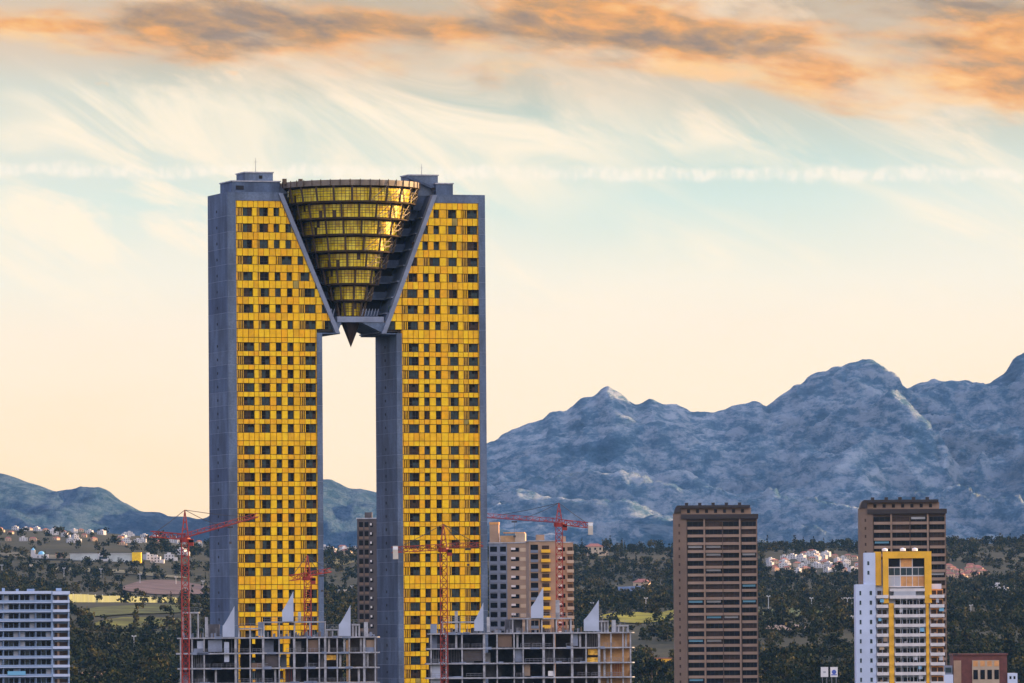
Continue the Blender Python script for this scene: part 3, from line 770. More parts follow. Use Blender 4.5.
def crane(label, px, Y, y_jib, y_top, jibs, cw, colm, zbase, stays=True, cab=True, w=1.65):
    base = P(px, 600, Y); zj = P(px, y_jib, Y).z; zt = P(px, y_top, Y).z
    x0 = P(px, y_jib, Y).x
    root = thing('tower_crane', label, 'crane', (x0, Y, zbase), 0, 'tower cranes on the building sites')
    m = MB(); H = zj - zbase - 1.2
    truss(m, (0, 0, 0), (0, 0, H), w, colm, max(6, int(H / 1.7)), t=.2); m.box(-1.8, 1.8, -1.8, 1.8, -1.0, 0.2, 'concrete_raw'); m.build('mast', root)
    m = MB(); m.lathe([(1.3, H), (1.3, H + 1.0), (.9, H + 1.0)], 12, colm); m.build('slewing_ring', root)
    m = MB(); top = zt - zbase; hz_ = zj - zbase
    for sx in (-1, 1):
        for sy in (-1, 1): m.bar((sx * .8, sy * .8, H + 1), (0, 0, top), .24, colm)
    for k in range(1, 4):
        t = k / 4; r_ = .8 * (1 - t); z = H + 1 + (top - H - 1) * t
        for sx, sy, ex, ey in ((-1, -1, 1, -1), (1, -1, 1, 1), (1, 1, -1, 1), (-1, 1, -1, -1)): m.bar((sx * r_, sy * r_, z), (ex * r_, ey * r_, z + .8), .14, colm)
    m.build('apex', root)
    names = ['jib', 'counter_jib']
    for (jx, jy, jd), nm in zip(jibs, names):
        e = P(jx, jy, Y + jd); e = Vector((e.x - x0, jd, e.z - zbase)); s = Vector((0, 0, hz_)); L = (e - s).length
        m = MB(); truss(m, s, e, .95 if nm == 'jib' else 1.3, colm, int(L / 1.6), tri=(nm == 'jib'), t=.12 if nm == 'jib' else .2)
        if nm == 'jib': m.bar(s + Vector((0, 0, -.2)), e + Vector((0, 0, -.2)), .16, colm)
        o = m.build(nm, root)
        if nm == 'jib':
            t = .62; q = s + (e - s) * t; m = MB(); m.box(q.x - .7, q.x + .7, q.y - .5, q.y + .5, q.z - .9, q.z - .5, 'frame_dark')
            m.bar(q + Vector((0, 0, -.9)), q + Vector((0, 0, -4.2)), .07, 'cable'); m.box(q.x - .3, q.x + .3, q.y - .2, q.y + .2, q.z - 4.6, q.z - 4.1, 'cable')
            m.build('trolley', root)
        if stays:
            for t in ((.45, .85) if nm == 'jib' else (.85,)):
                m = MB(); q = s + (e - s) * t + Vector((0, 0, .6)); a = Vector((0, 0, top)); mid = (a + q) / 2 - Vector((0, 0, L * .012))
                m.bar(a, mid, .13, 'cable'); m.bar(mid, q, .13, 'cable'); m.build('stay_cable', root)
    if cw:
        cx_, cy_ = cw; e = P(cx_, cy_, Y + jibs[1][2]); e = Vector((e.x - x0, jibs[1][2], e.z - zbase))
        m = MB(); m.box(e.x - .6, e.x + .6, e.y - 1.3, e.y + .9, e.z - 1.8, e.z + 1.3, 'counterweight'); m.box(e.x - .55, e.x + .55, e.y - 1.36, e.y + .95, e.z + .4, e.z + 1.1, 'white_paint')
        m.build('counterweight', root)
    if cab:
        m = MB(); m.box(.9, 2.0, -1.3, -.1, H - .9, H + .7, colm); m.box(.98, 2.03, -1.33, -.14, H - .1, H + .5, GLASS[0]); m.build('cab', root)
    return root

# ------------------------------------------------------------------ unfinished concrete frames
def fin(m, x_r, w, z0, h, y0, y1):
    """sail-shaped wall: upright right edge, curved sloping left edge"""
    pts = [(x_r, z0), (x_r, z0 + h)]
    for k in range(1, 9):
        t = k / 8; pts.append((x_r - w * t, z0 + h * (.36 + .64 * (1 - t) ** 1.15)))
    pts.append((x_r - w, z0)); m.prism(pts, y0, y1, 'fin_white')
def skeleton(label, px0, px1, Y, levels, columns, uppers, fins, walls, deep=16, warm=None, gold=None, backs=()):
    """levels: picture rows of full-width slabs; uppers: (px0, px1, row) raised roof slabs"""
    rnd = random.Random(int(px0)); mp = Y / F
    org = P(px0, 640, Y); root = thing('unfinished_building', label, 'building', (org.x, Y, 0), R(2), 'unfinished concrete buildings')
    X = lambda px: (px - px0) * mp
    def Z(py, px=None): return P(px if px else (px0 + px1) / 2, py, Y).z
    zl = [Z(y) for y in levels]; pitch = 3.6
    z = zl[-1] - pitch
    while z > 4: zl.append(z); z -= pitch
    W = X(px1)
    for k, z in enumerate(zl[:14]):
        m = MB(); e_ = rnd.uniform(-.1, .35); m.box(-.3 - rnd.uniform(0, .8), W + e_, -.4 - rnd.choice([0, 0, .5]), deep, z - .32, z, 'concrete_slab'); m.lathe([(.01, z - .3), (1.5, z - .3), (1.5, z - .02), (.01, z - .02)], 14, 'concrete_slab', W - .6, 1.2)
        for j in range(int(W / 3.5)):                         # edge boards and rails
            if rnd.random() < .45: x = rnd.uniform(0, W - 3); m.box(x, x + rnd.uniform(1, 3), -.45, -.40, z - .40, z + rnd.uniform(0.05, .3), 'concrete_light')
        m.build('floor_slab', root)
        if k:
            m = MB(); x = 0
            while x < W - 2:
                l = rnd.uniform(2, 5)
                if rnd.random() < .6:
                    m.bar((x, -.3, z + .95), (min(W, x + l), -.3, z + .95), .07, 'rail'); m.bar((x, -.3, z + .5), (min(W, x + l), -.3, z + .5), .05, 'rail')
                    for q in range(int(l) + 1): m.bar((x + q, -.3, z), (x + q, -.3, z + 1), .06, 'rail')
                x += l + .5
            m.build('guard_rail', root)
    for c in columns:
        thick = .55 if isinstance(c, tuple) else .32
        c = c[0] if isinstance(c, tuple) else c
        m = MB(); m.box(X(c) - thick / 2, X(c) + thick / 2, -.2, .5, 0, zl[0] - .33, 'concrete_slab')
        m.build('column', root)
    m = MB()                                                   # inner columns and core
    for c in columns:
        c = c[0] if isinstance(c, tuple) else c
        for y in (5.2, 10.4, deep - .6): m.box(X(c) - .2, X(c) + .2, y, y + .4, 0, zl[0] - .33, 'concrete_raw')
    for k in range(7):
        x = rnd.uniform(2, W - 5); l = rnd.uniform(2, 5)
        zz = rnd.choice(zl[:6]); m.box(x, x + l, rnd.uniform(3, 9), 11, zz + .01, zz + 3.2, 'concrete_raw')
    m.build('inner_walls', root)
    for a, b in backs:  # dark backing added; the shade inside the bays is put into its colour
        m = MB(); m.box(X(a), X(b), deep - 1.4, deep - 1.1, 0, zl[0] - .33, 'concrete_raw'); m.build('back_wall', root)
    for (a, b, row, down) in uppers:
        z = Z(row, a); m = MB(); m.box(X(a), X(b), 0.2, deep - 2, z - .35, z, 'concrete_slab')
        n_ = max(2, int((b - a) / 14))
        for j in range(n_ + 1):
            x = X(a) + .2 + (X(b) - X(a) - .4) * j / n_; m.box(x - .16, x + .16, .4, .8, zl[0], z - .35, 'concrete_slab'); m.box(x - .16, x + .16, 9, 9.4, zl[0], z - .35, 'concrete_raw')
        for j in range(int((X(b) - X(a)) / 1.3)):
            x = X(a) + .4 + j * 1.3; m.bar((x, .4, z), (x, .4, z + 1), .06, 'rail')
        m.bar((X(a), .4, z + 1), (X(b), .4, z + 1), .07, 'rail'); m.bar((X(a), .4, z + .5), (X(b), .4, z + .5), .05, 'rail')
        m.build('penthouse_frame', root)
    for (xl, xr, yt, yb) in fins:
        m = MB(); z0 = Z(yb, xr); fin(m, X(xr), (X(xr) - X(xl)) * 1.08, z0, Z(yt, xr) - z0, -.55, .1); m.build('sail_wall', root)
    for (a, b, y0, y1, mm) in walls:
        m = MB(); m.box(X(a), X(b), .55, .95, Z(y1, a), Z(y0, a), mm); m.build('wall_panel', root)
    if warm:  # ochre walls put the low sun on this end into their colour
        m = MB()
        for z in zl[1:7]: m.box(X(warm[0]), X(warm[1]), 2.5, 2.8, z + .01, z + 3.2, 'ochre_and_sun'); m.box(X(warm[1]) - .02, X(warm[1]) + .28, .6, 6, z + .01, z + 1.2, 'ochre_and_sun')
        m.build('block_wall', root)
    if gold:
        m = MB(); x0, x1 = X(gold[0]), X(gold[1]); z1 = Z(gold[2])
        z = z1
        while z > 8:
            for x in np.arange(x0, x1, .9):
                if rnd.random() < .62: m.box(x + .05, x + .85, -1.25, -1.2, z - 1.7, z - .1, 'mesh_gold')
            m.bar((x0, -1.3, z), (x1, -1.3, z), .08, 'rail'); z -= 1.8
        for x in np.arange(x0, x1 + .1, 1.8): m.bar((x, -1.3, 0), (x, -1.3, z1 + .8), .08, 'rail')
        m.build('scaffold', root)
    cs = [c[0] if isinstance(c, tuple) else c for c in columns]
    for c0, c1 in zip(cs, cs[1:]):
        for z in zl[1:6]:
            q = rnd.random(); a, b = X(c0) + .3, X(c1) - .3; y = rnd.uniform(1.2, 9)
            if q < .16: m = MB(); m.box(a, a + (b - a) * rnd.uniform(.3, .7), y, y + .25, z + .01, z + rnd.uniform(2.2, 3.2), rnd.choice(['concrete_slab', 'concrete_light', 'concrete_raw'])); m.build('partition', root)
            elif q < .30: m = MB(); xx = rnd.uniform(a, b - .6); m.box(xx, xx + .5, .8, 1.2, z + .01, z + 3.25, 'concrete_slab'); m.build('pillar', root)
            elif q < .40:
                m = MB()
                for k in range(5): xx = a + (b - a) * (k + .5) / 5; m.bar((xx, 1.6, z), (xx + rnd.uniform(-.1, .1), 1.6, z + 3.25), .09, 'crane_rust' if q < .34 else 'rail')
                m.build('props', root)
            elif q < .47: m = MB(); m.box(a, b, .1, .2, z + .01, z + 1.1, rnd.choice(['brown_wall', 'concrete_light', 'mesh_gold'])); m.build('brick_parapet', root)
    # loose site clutter on the top slab
    m = MB()
    for k in range(60):
        x = rnd.uniform(1, W - 1); s = rnd.uniform(.2, .7); y = rnd.uniform(.5, 6); m.box(x, x + s, y, y + s, zl[0], zl[0] + rnd.uniform(.3, 1.3), rnd.choice(['concrete_raw', 'concrete_light', 'brown_wall', 'rail']))
    for k in range(40):
        x = rnd.uniform(.5, W - .5); m.bar((x, .6, zl[0]), (x, .6, zl[0] + rnd.uniform(1.0, 2.8)), .08, 'rail')
    m.build('site_clutter', root)
    return root
skeleton('unfinished grey concrete frame with white sail walls in front of the left golden leg', 179, 376, 1735, [637, 652.5, 667.5],
         [180.5, 192, 204, (235.5,), 250, (263,), 279, (294,), 307, 319, (325,), 337, 349, (364,), 375],
         [(263, 326, 621.5, 0), (182, 199, 612, 0), (238, 262, 628, 0), (326, 339, 629, 0), (352, 360, 624, 0)], [(223.5, 234.5, 606, 637), (283, 293.5, 591, 621.5), (339.5, 350.5, 605, 636)],
         [(197, 204, 641, 651, 'fin_white'), (224, 229, 642, 662, 'fin_white'), (258, 264, 622, 636, 'concrete_light'), (346, 350, 640, 683, 'ochre_and_sun'), (205, 208, 617, 637, 'concrete_slab'), (208, 222, 640, 652, 'concrete_light'), (265, 278, 655, 667, 'dark_wall'), (308, 318, 640, 652, 'brown_wall'), (326, 336, 655, 660, 'mesh_gold'), (366, 375, 640, 652, 'beige_wall'), (298, 301, 612, 622, 'concrete_slab'), (364, 368, 622, 637, 'concrete_slab')], backs=[(180, 237), (240, 252), (255, 278.5), (290, 343), (351, 375.5)])
skeleton('unfinished grey concrete frame with white sail walls in front of the right golden leg', 430.5, 631, 1730, [632.5, 647.5, 662.5, 677],
         [431, 446, 462, (484,), 497, 514, 523, (543.5,), 554, (572,), 586, (599,), 611, 623, 630.5],
         [(512, 572, 618, 0), (442, 478, 621.5, 0), (601, 609, 620.5, 0), (618, 629, 625, 0)], [(475, 483.5, 602.5, 631), (532, 543.5, 587, 618), (585, 599, 600, 631)],
         [(430.5, 437, 624, 634, 'concrete_light'), (431, 441, 665, 683, 'fin_white'), (572, 578, 634, 646, 'concrete_light'), (548, 555, 671, 676, 'white_paint'), (487, 490, 617, 632, 'concrete_slab'), (455, 458, 611, 632, 'concrete_slab'), (463, 483, 649, 661, 'dark_wall'), (498, 512, 634, 647, 'brown_wall'), (515, 522, 649, 662, 'concrete_light'), (524, 530, 664, 676, 'beige_wall'), (588, 598, 649, 655, 'mesh_gold'), (612, 616, 620, 632, 'concrete_slab'), (556, 560, 600, 618, 'concrete_slab')], warm=(600, 630), backs=[(431, 487), (490, 556), (558, 600)])

crane('tall red tower crane with mast left of the golden tower, level with its left leg', 185, 1690, 537, 510, [(258, 516.5, 6), (151, 534, -3)], None, 'crane_red', 0, stays=True)
crane('short red tower crane rising from the unfinished frame below the left golden leg', 307.5, 1765, 575.5, 555, [(331, 571.5, 3), (290, 578, -2)], None, 'crane_red', 0)
crane('rusty red tower crane before the right golden leg with white counterweight at left', 443.5, 1690, 547, 524, [(483, 546, 3), (392, 550, -3)], (395.5, 551.5), 'crane_rust', 0)
crane('bright red tower crane in front of the peach apartment blocks with white counterweight at right', 559, 1790, 522, 503, [(487, 517, 3), (591, 525.5, -3)], (590.5, 527.5), 'crane_red', 0)

# ------------------------------------------------------------------ apartment buildings
def unit_window(root, w, h, gm, fm, name='window', mull=1, yd=0.0):
    m = MB(); m.box(0, w, yd, yd + .12, 0, h, gm); o = m.build(name, root)
    f = MB()
    for k in range(mull + 2):
        x = w * k / (mull + 1); f.box(max(0, x - .05), min(w, x + .05), yd - .05, yd - .002, 0, h, fm)
    f.box(0.05, w - .05, yd - .05, yd - .002, h - .07, h, fm); f.build('window_frame', o)
    return o

def brown_tower(label, px0, px1, Y, y_roof, rz, nfl):
    mp = Y / F; org = P(px0, y_roof, Y); zr = org.z; gz = terrain(org.x, Y) - 4
    root = thing('apartment_tower', label, 'tower block', (org.x, Y, gz), rz, 'brown tower blocks')
    W = (px1 - px0) * mp; H = zr - gz; s = W / 84.0            # s: metres per picture column
    D = 17.0; fl = 3.0; rnd = random.Random(int(px0))
    m = MB(); m.box(0, 13.5 * s, 0, D, 0, H - 9 * s, 'brown_wall'); m.box(13.5 * s, W, 2.0, D, 0, H - 10 * s, 'brown_wall')
    for x in (31, 66.5): m.box(x * s - .3, x * s + .3, -.15, 2.0, 0, H - 13 * s, 'brown_band')
    m.box(W - .5, W, .2, 2, 0, H - 13 * s, 'brown_wall')
    m.build('wall', root)
    m = MB()                                                    # curved roof shoulder at the left, dark roof slab
    pts = [(1 * s, H - 9 * s)] + [(1 * s + 4.5 * s * (1 - math.cos(t)), H - 9 * s + 8 * s * math.sin(t)) for t in [math.pi / 2 * k / 8 for k in range(9)]] + [(77 * s, H - 1 * s), (77 * s, H - 3.5 * s), (8 * s, H - 3.5 * s), (8 * s, H - 9 * s)]
    m.prism(pts, -.4, D, 'roof_dark'); m.box(8 * s, W + .4, -.7, D + .3, H - 14.5 * s, H - 10 * s, 'roof_dark'); 
    m.build('roof', root)
    m = MB(); m.box(8 * s, 78 * s, 2.0, D - 1, H - 10 * s, H - 3.5 * s, 'brown_band')
    for k in range(7): m.box((14 + k * 9) * s, (17 + k * 9) * s, 1.9, 2.1, H - 8.6 * s, H - 5 * s, GLASS[0])
    m.build('attic', root)
    for k in range(5):
        m = MB(); x = (12 + k * 13.3) * s; m.box(x, x + 3.2 * s, 4, 7, H - 1 * s, H + 1.4 * s, 'roof_dark'); m.box(x - .1, x + 3.4 * s, 3.9, 7.1, H + 1.4 * s, H + 1.7 * s, 'frame_dark'); m.build('chimney', root)
    bays = [(14.2, 30.3), (32.2, 48.8), (49.8, 65.8), (68.2, 83.2)]
    z = H - 17.3 * s; wp = {}; bp = {}; sp = None
    for f in range(nfl):
        for b, (a, c) in enumerate(bays):
            w = (c - a) * s
            deep = 1.7 if b in (1, 2) else 1.2
            if b not in wp: wp[b] = [unit_window(root, w, fl - 1.15, GLASS[g_], 'frame_dark', mull=2 + (b % 2)) for g_ in (0, 2)]; bp_new = True
            v = wp[b][rnd.random() < .35]
            o = v if not v.get('used') else place(v, (0, 0, 0), root)
            if v.get('used'):
                for ch in v.children: place(ch, ch.location, o)
            v['used'] = True
            o.location = (a * s, deep, z - fl + 1.1)
            if b not in bp:
                m = MB(); m.box(a * s, c * s, -.35 if b not in (1, 2) else -.05, deep + .1, 0, .16, 'brown_band'); m.box(a * s, c * s, -.35 if b not in (1, 2) else -.05, -.2 if b not in (1, 2) else .1, .16, 1.05, 'brown_band')
                m.box(a * s, c * s, deep + .14, 2.0, 0, .9, 'brown_band'); bp[b] = m.build('balcony', root); bp[b].location = (0, 0, z - fl)
            else: place(bp[b], (0, 0, z - fl), root)
            if b == 1 and f and rnd.random() < .16 or (b != 1 and rnd.random() < .09):
                m = MB(); m.box(a * s + .3, a * s + w * .9, deep - .45, deep - .2, z - 1.0, z - .15, 'awning_blue' if rnd.random() < .5 else 'blind'); m.build('awning', root)
        if sp is None:
            m = MB(); m.box(5.2 * s, 6.8 * s, -.06, .1, 0, 1.1, GLASS[2]); sp = m.build('side_window', root); sp.location = (0, 0, z - fl + 1.1)
        else: place(sp, (0, 0, z - fl + 1.1), root)
        z -= fl
        if z - fl < 2: break
    for w_ in wp.values():
        for v in w_:
            if not v.get('used'):
                for ch in list(v.children): bpy.data.objects.remove(ch)
                bpy.data.objects.remove(v)
            elif 'used' in v: del v['used']
    for ch in root.children:
        if 'used' in ch: del ch['used']
    return root
brown_tower('brown balcony tower block standing alone, nothing but hillside and mountain behind it', 673, 757, 2760, 504.5, R(-1), 24)
brown_tower('brown balcony tower block rising behind the white and yellow tower', 859, 945.5, 2700, 499, R(-1), 22)

def white_tower():
    Y = 2260; mp = Y / F; px0 = 855.5; org = P(px0, 584, Y); gz = terrain(org.x, Y) - 3
    root = thing('apartment_tower', 'white and yellow balcony tower with yellow framed glass crown before a brown tower', 'tower block', (org.x, Y, gz), R(-1))
    s = mp; Zp = lambda y: P(900, y, Y).z - gz + .0
    H = Zp(584); HT = Zp(551.5); D = 18.0; W = 89 * s; fl = 3.02; rnd = random.Random(5)
    m = MB(); m.box(0, 20 * s, 0, D, 0, H, 'white_wall'); m.box(20 * s, W - 3 * s, 2.2, D, 0, H - .01, 'white_wall'); m.box(9 * s, 20 * s, .4, 12, H, HT - .3, 'white_wall'); m.box(20 * s, 76 * s, 3.0, 12, H, HT - 2.5, 'white_wall')
    m.build('wall', root)
    m = MB()
    m.box(19.5 * s, 26 * s, 1.0, 11, H - .4, HT, 'ochre_wall'); m.box(27.5 * s, 33 * s, -.3, 3, H - 6, HT, 'ochre_wall'); m.box(69 * s, 76 * s, -.3, 11, H - 6, HT, 'ochre_wall')
    m.box(33 * s, 69 * s, -.3, 11, HT - 6.8 * s, HT - .003, 'ochre_wall'); m.build('crown_frame', root)
    for a, b in ((33, 38), (70, 73)):
        m = MB(); m.box(a * s, b * s, .15, 2.2, 0, H - 6, 'ochre_wall'); m.build('yellow_pier', root)
    # crown glazing
    n = 0; zt = HT - 6.8 * s; zb = H - 1.0
    gw = 36 * s / 3; rowsz = [zt, zt - (zt - zb) * .33, zt - (zt - zb) * .62, zb]
    for i in range(3):
        for j in range(3):
            m = MB(); a = 33 * s + gw * i; m.box(a + .1, a + gw - .1, .9, 1.1, rowsz[j + 1] + .12, rowsz[j] - .05, [GLASS[0], GLASS[1], 'blind'][j] if rnd.random() < .8 else 'orange_wall_and_sun'); o = m.build('window', root)
            m = MB(); 
            m.box(a + .1, a + gw - .1, .82, .9, rowsz[j + 1], rowsz[j + 1] + .3, 'white_band'); m.box(a - .12, a + .12, .75, .9, rowsz[j + 1], rowsz[j], 'white_band')
            if j: m.box(a + gw * .5 - .05, a + gw * .5 + .05, .8, .9, rowsz[j + 1], rowsz[j], 'white_band')
            m.build('window_frame', o)
    m = MB(); m.box(34 * s, 69 * s, -.9, 2, H - 4.6, H - 3.6, 'white_band'); m.box(34 * s, 69 * s, -.7, 2, H - 2.3, H - 1.4, 'white_band'); m.box(38 * s, 60 * s, -.75, -.7, H - 3.6, H - 2.3, 'blind'); m.build('terrace', root)
    z = H - 1.4
    bays = [(20.5, 32.5, -1.0), (38.5, 69.5, -.9), (74, 88.5, -1.1)]
    proto = {}; wpro = {}; sw = {}
    for f in range(17):
        for b, (a, c, out) in enumerate(bays):
            if b == 1 and f < 1: continue
            if b not in proto:
                m = MB(); m.box(a * s, c * s, out, 2.2, 0, .18, 'white_band'); m.box(a * s, c * s, out, out + .15, .18, 1.0, 'white_band')
                m.box(a * s, a * s + .15, out + .15, 2.2, .18, 1.0, 'white_band'); m.box(c * s - .15, c * s, out + .15, 2.2, .18, 1.0, 'white_band')
                if b == 1:
                    for q in range(1, 5): x = a * s + (c - a) * s * q / 5; m.box(x - .06, x + .06, out + .02, out + .13, 1.0, fl, 'white_band')
                proto[b] = m.build('balcony', root); proto[b].location = (0, 0, z - fl)
                m = MB(); w0, w1 = a * s + .3, c * s - .3
                nb = 4 if b == 1 else 2
                for q in range(nb):
                    x = w0 + (w1 - w0) * q / nb; m.box(x + .15, x + (w1 - w0) / nb - .15, 2.05, 2.2, .2, 2.35, GLASS[0] if b == 1 else GLASS[2])
                if b == 2:  # orange paints the low sun onto the right bay's back walls
                    m.box(w0 + .1, w1, 2.12, 2.19, 0.2, 2.8, 'orange_wall_and_sun')
                wpro[b] = m.build('window', root); wpro[b].location = (0, 0, z - fl)
            else: place(proto[b], (0, 0, z - fl), root); place(wpro[b], (0, 0, z - fl), root)
        for b, (a, c, out) in enumerate(bays):
            if b == 1 and f < 1: continue
            for _ in range(2 if b == 1 else 1):
                if rnd.random() < .5:
                    xx = rnd.uniform(a + 1, c - 5) * s; m = MB()
                    if rnd.random() < .5: m.box(xx, xx + rnd.uniform(.9, 1.5), out + .4, out + .55, z - rnd.uniform(.9, 1.6), z - .12, rnd.choice(['awning_blue', 'blind', 'house_cream', 'beige_wall'])); m.build('awning', root)
                    else: m.box(xx, xx + .7, 1.2, 1.8, z - fl + .2, z - fl + rnd.uniform(.9, 1.7), rnd.choice(['blind', 'brown_band', 'peach_wall'])); m.box(xx + .1, xx + .6, 1.15, 1.2, z - fl + .5, z - fl + .8, 'dark_void'); m.build('balcony_cabinet', root)
        for q, (a, c) in enumerate(((3.8, 5.6), (14.0, 16.4))):
            if q not in sw:
                m = MB(); m.box(a * s, c * s, -.04, .1, 0, 1.3, GLASS[1]); m.box(a * s - .08, c * s + .08, -.08, .02, -.12, 0, 'blind'); sw[q] = m.build('side_window', root); sw[q].location = (0, 0, z - 2.0)
            else: place(sw[q], (0, 0, z - 2.0), root)
        m = None
        z -= fl
        if z - fl < 1: break
    for k in range(2):
        m = MB(); m.box(12 * s, 14 * s, .35, .5, HT - 4.2 - 3 * k, HT - 3 - 3 * k, GLASS[1]); m.build('side_window', root)
    m = MB()
    for k in range(18): m.bar((.3 + k * .9, .2, H), (.3 + k * .9, .2, H + 1.0), .06, 'rail') if k < 3 else None
    m.bar((0, .2, H + 1), (9 * s, .2, H + 1), .07, 'rail')
    for x in (30, 48, 60): m.lathe([(.9, HT + .2), (.9, HT + .9), (0.05, HT + 1.2)], 10, 'white_paint', x * s, 4)
    m.build('roof_equipment', root)
white_tower()

def left_block():
    Y = 2350; s = Y / F; org = P(-46, 591, Y); gz = terrain(org.x, Y) - 3; Zp = lambda y: P(35, y, Y).z - gz
    root = thing('apartment_block', 'pale blue apartment block with long balcony bands at the left end of the town', 'apartment block', (org.x, Y, gz), R(5))
    H = Zp(591); W = 115 * s; D = 14; fl = 9.22 * s; rnd = random.Random(8)
    m = MB(); m.box(0, W - .1, 2.0, D, 0, H - 1.2, 'pale_blue_wall'); m.box(97 * s, 98.3 * s, -.02, 2.0, 0, H, 'pale_blue_wall'); m.box(W - .4, W, 0, 1.99, 0, H - 2, 'pale_blue_wall'); m.build('wall', root)
    m = MB(); m.box(-.1, 97 * s, -.6, D + .2, H - .9, H, 'white_wall'); m.box(98.3 * s, W + .2, -.3, D + .2, H - 1.2, H - .1, 'white_wall'); m.build('roof', root)
    for x in (10, 48, 62, 73, 102):
        m = MB(); w = rnd.uniform(.7, 2.4); m.box(x * s, x * s + w, 2, 5, H, H + rnd.uniform(.6, 1.3), 'pale_blue_wall'); m.build('chimney', root)
    z = H - .9; wp = []; bpz = None
    for f in range(15):
        if bpz is None:
            m = MB(); m.box(0, 97 * s, -.55, 2, 0, .2, 'white_wall'); m.box(0, 97 * s, -.55, -.42, .2, .95, 'pale_blue_wall'); m.box(98.3 * s, W + .1, -.25, 2, 0, .2, 'white_wall'); m.box(98.3 * s, W + .1, -.25, -.12, .2, .9, 'white_wall')
            bpz = m.build('balcony', root); bpz.location = (0, 0, z - fl)
        else: place(bpz, (0, 0, z - fl), root)
        for k in range(6):
            a = (k * 16.2 + 1) * s; w = 14.6 * s
            if len(wp) < 5:
                m = MB(); 
                for q in range(3):
                    m.box(w * q / 3 + .1, w * (q + 1) / 3 - .12, 1.9, 1.99, .2, 2.6, [GLASS[0], GLASS[1], MATS['blind'], GLASS[0]][rnd.randrange(4)])
                m.box(-.2, -.05, -.4, 1.9, .2, 2.8, 'pale_blue_wall'); o = m.build('window', root); wp.append(o)
            else: o = place(wp[rnd.randrange(5)], (0, 0, 0), root)
            o.location = (a, 0, z - fl)
        if f < 14:
            m = MB() if f == 0 else None
            if m: m.box(100 * s, W - .6, 1.85, 2, .9, 2.3, GLASS[2]); m.box(103 * s, 105 * s, 1.8, 1.85, .9, 2.3, 'peach_wall'); rw = m.build('window', root); rw.location = (0, 0, z - fl)
            else: place(rw, (0, 0, z - fl), root)
        if f in (8,): 
            m = MB(); m.box(53 * s, 71 * s, -.75, -.6, z - fl + .6, z - fl + 1.9, 'awning_blue'); m.build('awning', root)
        z -= fl
left_block()

def simple_block(name, label, px0, px1, Y, ytop, D, mm, bays, fl, rz=0, floors=12, roofm='concrete_slab', extra=None, band=None, gm=0, cat='apartment block'):
    s = Y / F; org = P(px0, ytop, Y); gz = terrain(org.x, Y) - 3; H = org.z - gz; W = (px1 - px0) * s
    root = thing(name, label, cat, (org.x, Y, gz), rz)
    m = MB(); m.box(0, W, 0, D, 0, H, mm); m.build('wall', root)
    m = MB(); m.box(-.25, W + .25, -.25, D + .25, H, H + .35, roofm); m.box(W * .3, W * .6, 3, 6, H + .35, H + 2.2, mm); m.build('roof', root)
    for (a, c, kind, bm) in bays:
        w0, w1 = (a - px0) * s, (c - px0) * s; pw = None; z = H - .6
        m = MB()
        if kind == 'win':
            m.box(w0, w1, -.05, .1, .9, 2.2, GLASS[gm]); m.box(w0, w0 + (w1 - w0) * .55, -.09, -.05, 1.5, 2.2, 'white_band'); nm = 'window'
        elif kind == 'strip': m.box(w0, w1, -.06, .1, .9, 2.1, 'house_cream'); nm = 'shutter'
        elif kind == 'log': m.box(w0, w1, -.04, .1, .9, 2.6, GLASS[0]); m.box(w0, w1, -.25, -.041, 0, .9, bm); nm = 'loggia'
        else:
            m.box(w0, w1, -1.4, 0, 0, .2, bm); m.box(w0, w1, -1.4, -1.25, .2, 1.05, bm); m.box(w0, w0 + .12, -1.25, 0, .2, 1.05, bm); m.box(w1 - .12, w1, -1.25, 0, .2, 1.05, bm)
            m.box(w0 + .3, w1 - .3, -.06, -.01, .2, 2.3, GLASS[2]); nm = 'balcony'
        pr = m.build(nm, root); pr.location = (0, 0, z - fl)
        for f in range(1, floors):
            if z - fl * (f + 1) < 0: break
            place(pr, (0, 0, z - fl * (f + 1)), root)
    if extra: extra(root, s, H, W, D)
    return root
def ex1(root, s, H, W, D):
    m = MB(); m.box(-.02, 18 * s, -.03, -.001, 0, H - .02, 'grey_wall'); m.build('grey_facade', root)
    m = MB(); m.box(0, 9 * s, 4, 9, H + .35, H + 6.2, 'peach_wall'); m.box(-.1, 9.3 * s, 3.9, 9.1, H + 6.2, H + 7.0, 'orange_wall_and_sun'); m.build('lift_tower', root)
    m = MB(); m.box(11 * s, 26 * s, 2, 8, H + .35, H + 2.5, 'ochre_and_sun'); m.box(26 * s, 36 * s, 1, 8, H + .35, H + 3.3, 'beige_light'); m.box(14 * s, 35 * s, 1.5, 9, H + 3.3, H + 3.6, 'orange_wall_and_sun'); m.build('penthouse', root)
simple_block('apartment_block', 'beige apartment block with white shutters between the right golden leg and the bright red crane', 489, 529, 2330, 543.5, 14, 'beige_wall',
             [(490, 497, 'log', 'grey_wall'), (500, 506, 'log', 'grey_wall'), (511, 519, 'win', None), (520, 526.5, 'strip', None)], 3.02, R(-3), 14, extra=ex1)
simple_block('apartment_block', 'grey and peach apartment block with yellow balconies, directly behind the bright red crane', 529, 556, 2300, 541.5, 15, 'peach_wall',
             [(530.5, 538, 'log', 'grey_wall'), (541, 550, 'bal', 'ochre_wall')], 3.02, R(4), 14)
simple_block('apartment_block', 'narrow peach apartment block with stacked balconies on the right of the bright red crane', 556.5, 573, 2345, 543, 14, 'peach_wall',
             [(558, 565, 'win', None), (566.5, 573.5, 'bal', 'beige_light')], 3.02, R(3), 14)
